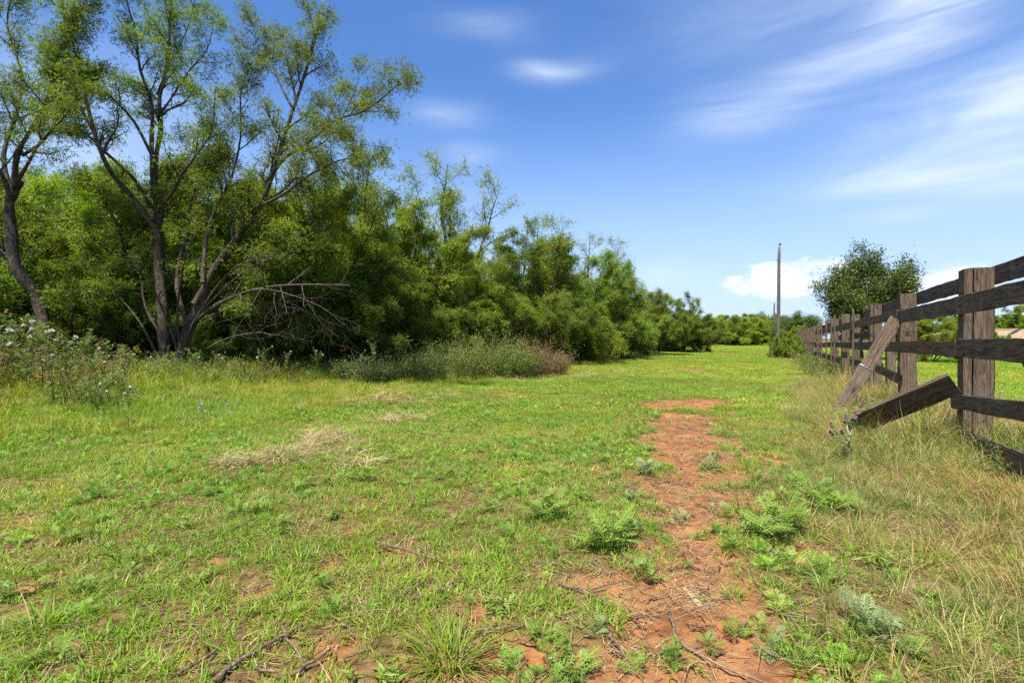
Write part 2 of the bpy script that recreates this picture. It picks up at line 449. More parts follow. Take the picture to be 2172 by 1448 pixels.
class Tree:
    def __init__(s, seed, leaf=.10, wid=.022, spread=.16, per=22, col=(.075, .135, .018), col2=(.165, .26, .032), droop=.5, twig_droop=.1):
        s.r = np.random.default_rng(seed); s.w = Geo(); s.l = Geo(); s.leaf, s.wid, s.spread, s.per = leaf, wid, spread, per
        s.col, s.col2, s.droop, s.td = np.array(col), np.array(col2), droop, twig_droop
        s.lp, s.ld, s.lc = [], [], []
    def wander(s, p, d, L, n, wig, bias):
        pts = [p]; d = unit(d)
        for i in range(n):
            d = unit(d + s.r.normal(0, wig, 3) + np.asarray(bias) * (i / n)); pts.append(pts[-1] + d * L / n)
        return np.array(pts)
    def limb(s, pts, r0, r1, kids=8, t0=.3, klen=.42, lev=1, maxlev=2, leafy=1.0, up=.35, k=6, wig=.16, grey=1.0):
        pts = np.asarray(pts, float); n = len(pts)
        tt = np.linspace(0, 1, n)
        s.w.tube(pts, (r0 + (r1 - r0) * tt ** .85) * (1 + s.r.normal(0, .09, n)), k, np.array([1, 1, 1]) * grey)
        seg = np.linalg.norm(np.diff(pts, axis=0), axis=1); L = seg.sum()
        if lev > maxlev or (lev == maxlev and False):
            if leafy > 0: s.twig(pts, leafy)
            return
        ph = s.r.uniform(0, 6.28)
        for i in range(kids):
            t = t0 + (1 - t0) * (i + s.r.uniform(.1, .9)) / kids
            f = t * (n - 1); a = min(int(f), n - 2); p = pts[a] + (pts[a + 1] - pts[a]) * (f - a)
            tg = unit(pts[a + 1] - pts[a]); ph += 2.4 + s.r.normal(0, .5)
            e1 = unit(np.cross(tg, [.3, .2, .9])); e2 = np.cross(tg, e1)
            side = e1 * math.cos(ph) + e2 * math.sin(ph)
            d = tg * s.r.uniform(.35, .8) + side * s.r.uniform(.6, 1.0) + np.array([0, 0, up])
            l = L * klen * s.r.uniform(.6, 1.15) * (1 - .45 * t)
            rr = max(.004, min((r0 + (r1 - r0) * t) * .62, .012 * l * 2.4 + .003))
            c = s.wander(p, d, l, 5 if lev < maxlev else 4, wig, (0, 0, -s.td if lev >= maxlev else .1))
            s.limb(c, rr, max(.0025, rr * .3), max(3, int(kids * .7)), .25, .64, lev + 1, maxlev, leafy, up * .6, max(3, k - 2), wig, grey)
        if leafy > 0: s.twig(pts[int(n * .72):], leafy)
    def twig(s, pts, k=1.0):
        m = int(s.per * k * s.r.uniform(.5, 1.4))
        if m < 1 or len(pts) < 2: return
        f = s.r.uniform(.1, 1, m) * (len(pts) - 1); a = np.minimum(f.astype(int), len(pts) - 2)
        p = pts[a] + (pts[a + 1] - pts[a]) * (f - a)[:, None]
        tg = unit(pts[-1] - pts[0])
        p = p + s.r.normal(0, s.spread, (m, 3)) * np.array([1, 1, .75])
        d = s.r.normal(0, .7, (m, 3)) + tg * .6; d[:, 2] -= s.droop
        sh = s.r.uniform(.1, 1.25)
        c = s.col + (s.col2 - s.col) * np.clip(sh * s.r.uniform(.35, 1.0, m), 0, 1)[:, None]
        s.lp.append(p); s.ld.append(d); s.lc.append(c)
    def finish(s, root, leafmat, bark=None):
        tr = obj('trunk', s.w.mesh('trunk', bark or M_BARK, True), root)
        if s.lp:
            p = np.concatenate(s.lp); d = np.concatenate(s.ld); c = np.concatenate(s.lc); n = len(p)
            up = s.r.normal(0, .6, (n, 3)) + np.array([0, 0, 1.])
            dn = d / np.linalg.norm(d, axis=1)[:, None]
            sd = np.cross(dn, up); sd /= np.linalg.norm(sd, axis=1)[:, None] + 1e-9
            ln = s.leaf * s.r.uniform(.6, 1.25, n)
            for sgn in (-1, 1):                       # a bipinnate leaf: two feathery halves spreading from one stalk
                s.l.leaves(p, dn + sd * sgn * .55, up, ln, s.wid * s.r.uniform(.7, 1.2, n), c)
            obj('crown', s.l.mesh('crown', leafmat), root)
            s.nleaf = n
        return root

TREES = []
def px_limb(t, org, pts, r0, r1, **kw):
    w = np.array([np.array(at(*p)) - np.array(org) for p in pts])
    # a little wander in depth so that limbs are not all in one plane
    w[1:, 1] += np.cumsum(t.r.normal(0, .10, len(w) - 1)) * 1.0
    t.limb(smooth_path(w), r0 * .68, r1 * .75, **kw)

def hero_trees():
    d = 13.0                                                       # tall upright tree with forked grey trunk
    o = at(352, 800, d); o.z = float(H(o.x, o.y)) - .05
    t = Tree(11, leaf=.105, wid=.018, spread=.10, per=29, droop=.4)
    root = thing('mesquite_tree', 'tall airy mesquite with straight dark trunk forking into many upright limbs', 'tree', o)
    W = lambda *pp: [(a, b, c) for a, b, c in pp]
    px_limb(t, o, W((352, 805, d), (348, 740, d), (337, 650, d), (323, 570, d), (324, 500, d), (326, 455, d), (327, 400, d)), .20, .15, kids=2, t0=.5, klen=.25, leafy=.5, k=9)
    px_limb(t, o, W((324, 480, d), (292, 425, d - .1), (258, 372, d - .3), (232, 300, d - .5), (206, 215, d - .6), (184, 130, d - .7), (162, 55, d - .8), (146, -45, d - 1)), .115, .02, kids=13, t0=.3, klen=.24, k=7, up=.5)
    px_limb(t, o, W((327, 420, d), (332, 340, d + .1), (337, 270, d + .2), (331, 200, d + .3), (345, 110, d + .3), (352, 20, d + .4), (362, -80, d + .4)), .125, .02, kids=15, t0=.28, klen=.24, k=7, up=.5)
    px_limb(t, o, W((326, 400, d), (322, 310, d - .2), (318, 220, d - .4), (300, 150, d - .6), (282, 60, d - .8), (262, -20, d - .8)), .09, .018, kids=12, t0=.3, klen=.26, k=6, up=.5)
    px_limb(t, o, W((321, 440, d), (290, 385, d + .3), (256, 347, d + .6), (200, 294, d + 1), (150, 262, d + 1.2), (100, 250, d + 1.3)), .075, .014, kids=10, t0=.3, klen=.32, k=6)
    px_limb(t, o, W((322, 330, d), (280, 255, d - .5), (240, 208, d - .8), (180, 163, d - 1), (126, 132, d - 1.1)), .06, .012, kids=10, t0=.3, klen=.32, k=6)
    px_limb(t, o, W((330, 450, d), (362, 408, d - .3), (395, 375, d - .5), (430, 335, d - .7), (455, 280, d - .9), (470, 200, d - 1)), .075, .012, kids=10, t0=.3, klen=.32, k=6)
    px_limb(t, o, W((333, 250, d), (360, 210, d - .3), (400, 150, d - .5), (430, 100, d - .6), (445, 30, d - .6)), .05, .01, kids=9, t0=.25, klen=.35, k=5)
    px_limb(t, o, W((334, 200, d), (350, 130, d + .3), (385, 60, d + .5), (405, -10, d + .6)), .045, .01, kids=8, t0=.25, klen=.35, k=5)
    for pts in (((350, 790), (318, 700), (280, 640), (225, 590), (180, 540)), ((352, 780), (368, 700), (380, 620), (376, 540), (390, 470)), ((346, 720), (310, 650), (295, 580), (262, 520), (240, 450))):
        px_limb(t, o, [(a, b, d + .25 * i) for i, (a, b) in enumerate(pts)], .05, .01, kids=7, t0=.5, klen=.24, k=5, leafy=.4)
    for a, b in (((345, 730), (410, 640)), ((340, 690), (270, 640)), ((335, 640), (400, 560)), ((332, 600), (270, 560))):
        px_limb(t, o, W((*a, d), ((a[0] + b[0]) / 2, (a[1] + b[1]) / 2 - 8, d - .3), (*b, d - .6)), .022, .006, kids=5, t0=.3, klen=.5, leafy=0, k=4, grey=1.15)
    t.finish(root, M_LEAF)

    d = 12.6                                                       # leaning multi-stem tree
    o = at(378, 795, d); o.z = float(H(o.x, o.y)) - .05
    t = Tree(12, leaf=.105, wid=.018, spread=.105, per=32, droop=.45)
    root = thing('mesquite_tree', 'leaning mesquite with several diagonal stems and a long bowed low limb', 'tree', o)
    px_limb(t, o, W((378, 800, d), (386, 740, d), (398, 690, d), (415, 640, d), (440, 570, d - .1), (485, 495, d - .2), (528, 447, d - .2), (560, 390, d - .3), (598, 290, d - .3), (635, 180, d - .3), (655, 100, d - .3), (668, 40, d - .3)), .21, .02, kids=17, t0=.42, klen=.18, k=9, up=.5)
    px_limb(t, o, W((412, 645, d), (450, 590, d + .3), (520, 525, d + .5), (575, 500, d + .7), (640, 470, d + .8), (700, 455, d + .9)), .10, .015, kids=11, t0=.35, klen=.3, k=7)
    px_limb(t, o, W((398, 690, d), (372, 610, d + .3), (374, 545, d + .4), (394, 470, d + .5), (402, 420, d + .5), (430, 350, d + .5), (445, 250, d + .5)), .09, .015, kids=12, t0=.4, klen=.26, k=6)
    px_limb(t, o, W((430, 600, d), (450, 520, d + .6), (465, 450, d + .8), (500, 390, d + .9), (520, 300, d + 1), (515, 200, d + 1), (535, 130, d + 1)), .085, .014, kids=13, t0=.4, klen=.24, k=6, up=.5)
    px_limb(t, o, W((562, 390, d), (610, 335, d - .4), (660, 300, d - .5), (715, 262, d - .6), (790, 250, d - .7), (858, 205, d - .8)), .075, .012, kids=12, t0=.25, klen=.3, k=6)
    for pts in (((382, 760), (362, 690), (340, 640), (318, 580), (300, 520)), ((384, 750), (420, 680), (470, 600), (520, 560), (590, 530)), ((380, 770), (410, 700), (430, 640), (435, 560), (450, 500), (480, 420)), ((395, 700), (455, 640), (530, 570), (600, 540), (680, 520)), ((384, 760), (375, 680), (385, 600), (405, 530), (440, 470))):
        px_limb(t, o, [(a, b, d + .9 * (i / 4) * (-1) ** len(pts)) for i, (a, b) in enumerate(pts)], .055, .012, kids=7, t0=.55, klen=.24, k=5, leafy=.4)
    px_limb(t, o, W((600, 290, d), (640, 320, d + .5), (690, 300, d + .8), (735, 230, d + 1), (760, 160, d + 1.1)), .055, .01, kids=10, t0=.25, klen=.33, k=5)
    px_limb(t, o, W((620, 230, d), (590, 170, d + .4), (570, 110, d + .7), (530, 70, d + .8)), .045, .009, kids=9, t0=.2, klen=.36, k=5)
    px_limb(t, o, W((520, 450, d), (600, 420, d - .7), (660, 370, d - 1), (720, 340, d - 1.2), (780, 330, d - 1.3)), .06, .01, kids=11, t0=.25, klen=.33, k=5)
    px_limb(t, o, W((396, 700, d), (440, 655, d - .4), (500, 625, d - .8), (570, 608, d - 1), (650, 604, d - 1.1), (745, 606, d - 1.2)), .085, .02, kids=9, t0=.3, klen=.3, k=6, leafy=0, up=-.2, grey=1.15)
    px_limb(t, o, W((470, 640, d), (540, 616, d - 1), (600, 620, d - 1.2), (680, 650, d - 1.3), (730, 690, d - 1.3)), .035, .008, kids=8, t0=.25, klen=.4, k=5, leafy=0, up=-.3, grey=1.15)
    px_limb(t, o, W((410, 690, d), (470, 660, d + .4), (560, 640, d + .6), (650, 660, d + .7), (690, 680, d + .7)), .03, .008, kids=9, t0=.2, klen=.45, k=4, leafy=0, up=-.2, grey=1.15)
    px_limb(t, o, W((440, 738, d - .3), (500, 715, d - .5), (560, 705, d - .6), (600, 712, d - .7), (635, 690, d - .8)), .03, .006, kids=7, t0=.3, klen=.4, k=4, leafy=0, up=.1, grey=1.15)
    t.finish(root, M_LEAF)

    d = 11.8                                                       # tree at the left edge
    o = at(100, 800, d); o.z = float(H(o.x, o.y)) - .05
    t = Tree(13, leaf=.105, wid=.018, spread=.10, per=29, droop=.4)
    root = thing('mesquite_tree', 'mesquite with crooked black trunk rising out of the thistle thicket', 'tree', o)
    px_limb(t, o, W((100, 810, d), (72, 650, d), (45, 570, d), (28, 500, d), (22, 430, d), (30, 380, d)), .19, .13, kids=2, t0=.6, klen=.3, leafy=.5, k=8)
    px_limb(t, o, W((30, 400, d), (45, 330, d), (62, 270, d - .1), (78, 190, d - .2), (95, 120, d - .3), (130, 60, d - .3), (150, -20, d - .3)), .10, .015, kids=14, t0=.25, klen=.27, k=6, up=.5)
    px_limb(t, o, W((28, 400, d), (60, 360, d - .5), (105, 310, d - .8), (150, 255, d - 1), (175, 200, d - 1)), .07, .012, kids=11, t0=.3, klen=.34, k=6)
    px_limb(t, o, W((24, 420, d), (15, 330, d + .3), (40, 240, d + .5), (35, 150, d + .6), (20, 60, d + .6), (30, -10, d + .6)), .085, .014, kids=14, t0=.25, klen=.28, k=6, up=.5)
    px_limb(t, o, W((25, 430, d), (0, 370, d - .5), (-40, 290, d - .7), (-60, 200, d - .8), (-50, 100, d - .8)), .08, .012, kids=12, t0=.25, klen=.32, k=6)
    px_limb(t, o, W((95, 700, d), (62, 625, d + .4), (20, 555, d + .6), (-30, 500, d + .7), (-90, 440, d + .8)), .12, .02, kids=9, t0=.4, klen=.3, k=7)
    px_limb(t, o, W((48, 330, d), (95, 290, d + .5), (130, 210, d + .8), (150, 140, d + .9)), .05, .01, kids=10, t0=.25, klen=.36, k=5)
    t.finish(root, M_LEAF)

    d = 15.5                                                       # dark leaning trunk behind
    o = at(218, 760, d); o.z = float(H(o.x, o.y)) - .05
    t = Tree(14, leaf=.14, wid=.03, spread=.17, per=50, droop=.5)
    root = thing('mesquite_tree', 'stout mesquite leaning right with almost black bark, deep in the shade', 'tree', o)
    px_limb(t, o, W((218, 765, d), (232, 690, d), (245, 620, d), (275, 540, d - .2), (312, 508, d - .4), (350, 480, d - .6), (390, 440, d - .8)), .24, .05, kids=9, t0=.5, klen=.3, k=8)
    px_limb(t, o, W((275, 545, d), (250, 480, d + .4), (225, 430, d + .6), (200, 390, d + .8)), .10, .015, kids=11, t0=.3, klen=.4, k=6)
    px_limb(t, o, W((312, 508, d - .4), (330, 440, d + .3), (370, 400, d + .6), (420, 370, d + .8)), .08, .012, kids=10, t0=.3, klen=.4, k=6)
    t.finish(root, M_LEAF)
hero_trees()

def generic_tree(seed, h, rad, stems, lean, per, leaf=.165, wid=.026, droop=.55, dens=1.0, low=.3, airy=False, col=(.12, .20, .022), col2=(.25, .37, .042), mat=None, spread=.11):
    t = Tree(seed, leaf, wid, spread, int(per), col, col2, droop, .35 if not airy else .0)
    r = t.r
    for i in range(stems):
        a = i / stems * 6.283 + r.uniform(-.5, .5); le = r.uniform(*lean)
        L = h * r.uniform(.8, 1.08) / max(.45, math.cos(le) ** .6)
        d = np.array([math.cos(a) * math.sin(le), math.sin(a) * math.sin(le), math.cos(le)])
        pts = t.wander(np.array([math.cos(a) * .08, math.sin(a) * .08, -.1]), d, L * .92, 9, .11, (0, 0, .14))
        # keep in crown radius
        t.limb(pts, .035 * L * r.uniform(.36, .5), .012, int((9 if not airy else 10) * dens), low, .30, 1, 2, 1.0, .22 if not airy else .5, 6, .17)
    for i in range(0 if airy else int(stems * 1.4)):                  # low sweeping limbs that hang to the ground
        a = r.uniform(0, 6.283); L = rad * r.uniform(.8, 1.15)
        pts = t.wander(np.array([0, 0, r.uniform(.3, .35 * h)]), np.array([math.cos(a), math.sin(a), .55]), L, 7, .10, (0, 0, -.30))
        t.limb(pts, .045, .01, int(8 * dens), .25, .40, 1, 2, 1.0, .05, 5, .17)
    return t

def finish_proto(t, name, label, cat, loc, rz, sc, group, mat):
    root = thing(name, label, cat, loc, rz, sc, group); t.finish(root, mat); return root

HT = {}
def wood():
    lab = {
        'dense': 'dense drooping mesquite with feathery light green foliage reaching the ground',
        'round': 'rounded bushy mesquite with thick fine leaved crown in the thicket',
        'airy': 'slender open mesquite with bare forked branches showing against the sky',
        'low': 'low spreading mesquite bush with bright green foliage'}
    P = {'dense': generic_tree(21, 6.2, 3.2, 5, (.15, .75), 66, droop=.9),
         'dense2': generic_tree(22, 6.0, 3.4, 5, (.25, .9), 66, droop=.9),
         'round': generic_tree(23, 6.6, 3.0, 6, (.1, .6), 66, col=(.085, .155, .02), col2=(.19, .30, .035)),
         'airy': generic_tree(24, 8.4, 2.2, 4, (.08, .38), 22, airy=True, spread=.12, low=.35),
         'low': generic_tree(25, 4.2, 3.0, 6, (.3, 1.0), 66, col=(.085, .155, .02), col2=(.19, .30, .035))}
    P['bright'] = generic_tree(26, 4.4, 3.0, 6, (.3, 1.0), 50, leaf=.2, wid=.04, col=(.15, .25, .03), col2=(.27, .40, .045))
    lab['bright'] = 'bright green mesquite in the isolated clump across the far clearing'
    HT.update({k: float(np.percentile(np.concatenate(q.lp)[:, 2], 98.5)) for k, q in P.items()})
    first = {}
    # (kind, x, y, scale, rot)
    L = []
    def pl(kind, px, d, top, rot=None, w=1.0):
        hh = HT[kind]
        X = (px - 1086) / 1086 * d; z0 = float(H(X, d)); zt = CAMH + (724 - top) / 1086 * d
        s = (zt - z0) / hh
        L.append((kind, X, d, z0, s, w, rng.uniform(0, 6.28) if rot is None else rot))
    # front of the thicket, from the tall trees along to the far end
    pl('dense', 640, 16.4, 400); pl('dense2', 770, 18.2, 430); pl('dense', 840, 20.0, 500, w=.8); pl('low', 560, 15.5, 520); pl('low', 700, 15.6, 600); pl('low', 770, 16.6, 590); pl('low', 850, 18.3, 600); pl('dense', 885, 20.2, 540, w=.8); pl('low', 480, 14.6, 620, w=.8); pl('low', 250, 14.2, 640, w=.8); pl('airy', 800, 18.0, 315); pl('dense2', 480, 17.5, 430)
    pl('airy', 965, 23.5, 335); pl('round', 930, 22.5, 560); pl('dense', 1010, 24.0, 560); pl('low', 985, 22.5, 640, w=1.1); pl('low', 1085, 25, 650); pl('airy', 700, 20, 350)
    pl('round', 1085, 27.5, 500); pl('airy', 1150, 28.5, 460); pl('dense2', 1160, 29.5, 530); pl('low', 1130, 25.5, 640); pl('dense', 1205, 33.5, 545); pl('round', 1195, 31, 545)
    pl('airy', 1262, 34.5, 500); pl('low', 1230, 30, 650); pl('dense2', 1280, 38.5, 590); pl('low', 1290, 34, 650); pl('dense', 1330, 44, 615); pl('round', 1378, 51, 632); pl('dense2', 1418, 56, 640); pl('low', 1385, 44, 672); pl('low', 1432, 52, 672); pl('round', 1425, 54, 628); pl('low', 1452, 54, 664)
    # behind the tall trees at the left
    pl('low', 60, 16, 500); pl('dense', 130, 18, 400); pl('round', 10, 17, 430); pl('dense2', 245, 19.5, 415); pl('dense', 20, 21, 370); pl('round', 170, 23, 380); pl('dense', 350, 21, 430); pl('round', 430, 20, 430)
    pl('low', 300, 16.8, 560); pl('low', 150, 14.5, 560); pl('dense2', 560, 21, 420); pl('round', 600, 25, 430); pl('dense', 700, 26, 450); pl('round', 820, 27, 480); pl('dense2', 300, 27, 390); pl('round', 60, 27, 390); pl('dense', 450, 29, 430)
    pl('dense', 930, 31, 560); pl('round', 1040, 34, 560); pl('dense2', 1130, 38, 560); pl('round', 1210, 42, 590); pl('dense', 1280, 50, 620); pl('round', 1340, 58, 640); pl('dense2', -120, 15, 400); pl('round', -200, 12, 300)
    look = {'dense': 'drooping feathery light green mesquite', 'round': 'rounded thick crowned mesquite', 'airy': 'slender bare forked mesquite', 'low': 'low bright green mesquite bush'}
    ordn = ['first', 'second', 'third', 'fourth', 'fifth', 'sixth', 'seventh', 'eighth', 'ninth', 'tenth', 'eleventh', 'twelfth', 'thirteenth', 'fourteenth', 'fifteenth']
    seen = {}; labels = {}
    for i in sorted(range(len(L)), key=lambda i: L[i][2]):
        row = 'front' if tree_x(L[i][2]) - L[i][1] < 3.2 else 'back'; key = (L[i][0].rstrip('2'), row); seen[key] = seen.get(key, -1) + 1
        labels[i] = '%s, %s such along the thicket %s the leaning mesquite' % (look[key[0]], ordn[seen[key]], 'edge from' if row == 'front' else 'interior behind')
    for i, (k, X, Y, z, s, w, rz) in enumerate(L):
        base = k.rstrip('2'); g = {'dense': 'drooping mesquites of the thicket', 'round': 'rounded mesquites of the thicket', 'airy': 'slender open mesquites', 'low': 'low mesquite bushes'}[base]
        if k not in first:
            first[k] = finish_proto(P[k], 'mesquite_tree', labels[i], 'tree', (X, Y, z), rz, (s * w, s * w, s), g, M_LEAF)
        else: dup(first[k], (X, Y, z), rz, (s * w, s * w, s), labels[i])
    # the bright clump across the clearing and the woods beyond
    for px, d, top in [(1500, 104, 682), (1522, 98, 676), (1545, 104, 671), (1568, 96, 674), (1590, 101, 676), (1530, 112, 670), (1575, 112, 668), (1480, 115, 688), (1608, 106, 686), (1466, 108, 690)]:
        X = (px - 1086) / 1086 * d; z0 = float(H(X, d)); s = (CAMH + (724 - top) / 1086 * d - z0) / HT['bright']
        if 'bright' not in first: first['bright'] = finish_proto(P['bright'], 'mesquite_tree', lab['bright'], 'tree', (X, d, z0 - .1), 1.0, (s * 1.2, s * 1.2, s), 'mesquites of the far clump', M_LEAF)
        else: dup(first['bright'], (X, d, z0 - .15), rng.uniform(0, 6.28), (s * 1.2, s * 1.2, s))
    return first
PROTO = wood()

def oaks():
    t = Tree(41, .11, .062, .26, 44, (.05, .10, .018), (.14, .22, .036), .15, .0)
    r = t.r
    for i in range(15):
        a = i * 2.4 + r.uniform(-.3, .3); le = .10 + .95 * (i / 14) + r.uniform(-.1, .1)
        pts = t.wander(np.array([0, 0, r.uniform(.8, 1.5)]), np.array([math.cos(a) * math.sin(le), math.sin(a) * math.sin(le), math.cos(le)]), r.uniform(3.6, 4.5) * (1.12 - le * .22), 8, .12, (0, 0, .10))
        t.limb(pts, .085, .012, 10, .2, .36, 1, 2, 1.0, .15, 6, .2)
    t.w.tube(smooth_path([(0, 0, -.2), (.05, 0, .6), (0, .05, 1.3), (.02, 0, 2.6)]), [.3] * 3 + [.24] * 3 + [.16] * 4, 8)
    d = 34.0; X = (1822 - 1086) / 1086 * d; z = float(H(X, d)); hk = float(np.percentile(np.concatenate(t.lp)[:, 2], 99)); so = (CAMH + (724 - 545) / 1086 * d - z) / hk
    oak = finish_proto(t, 'oak_tree', 'dark dense oak standing behind the wooden fence', 'tree', (X, d, z), 2.3, (so * .84, so * .84, so), None, M_OAK)
    # small trees and bushes along and behind the fence
    for px, d, top, sc, rz in [(1700, 62, 668, None, 1.2), (1668, 78, 676, None, 2.0), (1622, 150, 668, None, 0.4), (1642, 165, 672, None, 3.1), (1610, 175, 674, None, 5.0), (1590, 190, 684, None, 5.9)]:
        X = (px - 1086) / 1086 * d; z0 = float(H(X, d)); s = (CAMH + (724 - top) / 1086 * d - z0) / hk
        dup(oak, (X, d, z0), rz, (s * 1.25, s * 1.25, s), 'small dark tree beyond the far end of the fence and poles', 'dark trees beyond the fence end')
    low = PROTO['bright']
    for px, d, top, w in [(1968, 30, 672, 1.05), (2100, 34, 702, .8), (1692, 44, 692, .8), (1668, 35.5, 704, .6), (1690, 34, 712, .6), (1645, 36.5, 712, .5), (2130, 40, 712, .6)]:
        X = (px - 1086) / 1086 * d; z0 = float(H(X, d)); s = (CAMH + (724 - top) / 1086 * d - z0) / HT['bright']
        dup(low, (X, d, z0 - .1), rng.uniform(0, 6), (s * w, s * w, s), 'leafy green bush growing in the field behind the wooden fence', 'bushes behind the fence')
    # the wooded rise on the right
    k = 0
    for i in range(400):
        X, Y = rng.uniform(48, 150), rng.uniform(34, 150); s_ = X - (33 + .345 * Y)
        if s_ < 6 or s_ > 60 or X / Y > 1.5 or X / Y < .68: continue
        k += 1
        if k > 64: break
        src = (low, PROTO['round'], PROTO['dense2'])[k % 3]; s = rng.uniform(.5, .85)
        dup(src, (X, Y, float(H(X, Y)) - .15), rng.uniform(0, 6), (s * 1.3, s * 1.3, s), 'bushy green tree on the wooded rise above the sandy bank', 'trees on the wooded rise')
oaks()

# ------------------------------------------------------------------ the corral fence
FU = np.array([.4543, .8908, 0]); FN = np.array([-.8908, .4543, 0])     # along the fence, and towards the track
def beam_mesh(L, w, th, seed, name, mat, wav=.004, bev=.004, taper=0.0, crack=False, segs=None):
    """sawn timber along local X, thickness on Y, width on Z, edges worn and slightly bent"""
    r = np.random.default_rng(seed); n = segs or max(8, int(L / .12)); g = Geo()
    def block(y0, y1, z0, z1):
        xs = np.linspace(0, L, n + 1)
        f = [np.cumsum(r.normal(0, 1, n + 1)) for _ in range(6)]
        f = [(q - np.linspace(q[0], q[-1], n + 1)) / math.sqrt(n) * wav + r.normal(0, wav * .35, n + 1) for q in f]
        b = bev
        prof = [(y0 + b, z0), (y1 - b, z0), (y1, z0 + b), (y1, z1 - b), (y1 - b, z1), (y0 + b, z1), (y0, z1 - b), (y0, z0 + b)]
        rows = []
        for i, x in enumerate(xs):
            k = 1 - taper * x / L
            row = []
            for j, (y, z) in enumerate(prof):
                dz = f[0][i] if z > (z0 + z1) / 2 else f[1][i]
                dy = f[2][i] if y > (y0 + y1) / 2 else f[3][i]
                ex = r.normal(0, .006) if i in (0, n) else 0
                row.append((x + ex, y * k + dy * .5 + f[4][i] * .8, z * k + dz + f[5][i] * .8))
            rows.append(row)
        v = np.array(rows).reshape(-1, 3); k = 8
        i = np.arange(n)[:, None] * k; j = np.arange(k)[None]; j2 = (j + 1) % k
        q = np.stack([i + j, i + k + j, i + k + j2, i + j2], -1).reshape(-1, 4)
        e = n * k
        caps = [[0, 1, 2, 7], [2, 3, 6, 7], [3, 4, 5, 6]]
        q = np.concatenate([q, np.array(caps), np.array([c[::-1] for c in caps]) + e])
        g.add(v, q)
    if crack: block(-th / 2, th / 2, -w / 2, w * .17); block(-th / 2 + .01, th / 2 - .012, w * .17 + .007, w / 2)
    else: block(-th / 2, th / 2, -w / 2, w / 2)
    me = g.mesh(name, mat)
    return me
def beam(name, p0, p1, w, th, up, parent, org, seed, mat, **kw):
    p0, p1 = Vector(p0), Vector(p1); x = (p1 - p0); L = x.length; x.normalize()
    z = Vector(up); z = (z - x * z.dot(x)).normalized(); y = z.cross(x)
    m = Matrix((x, y, z)).transposed().to_4x4(); m.translation = p0 - Vector(org)
    o = obj(name, beam_mesh(L, w, th, seed, name, mat, **kw), parent); o.matrix_local = m
    return o
def fpt(y, off, z):
    """point on the fence: y along, off metres towards the track, z above the ground datum"""
    x = float(fence_x(y)); return Vector((x, y, 0)) + Vector(FN) * off + Vector((0, 0, z))
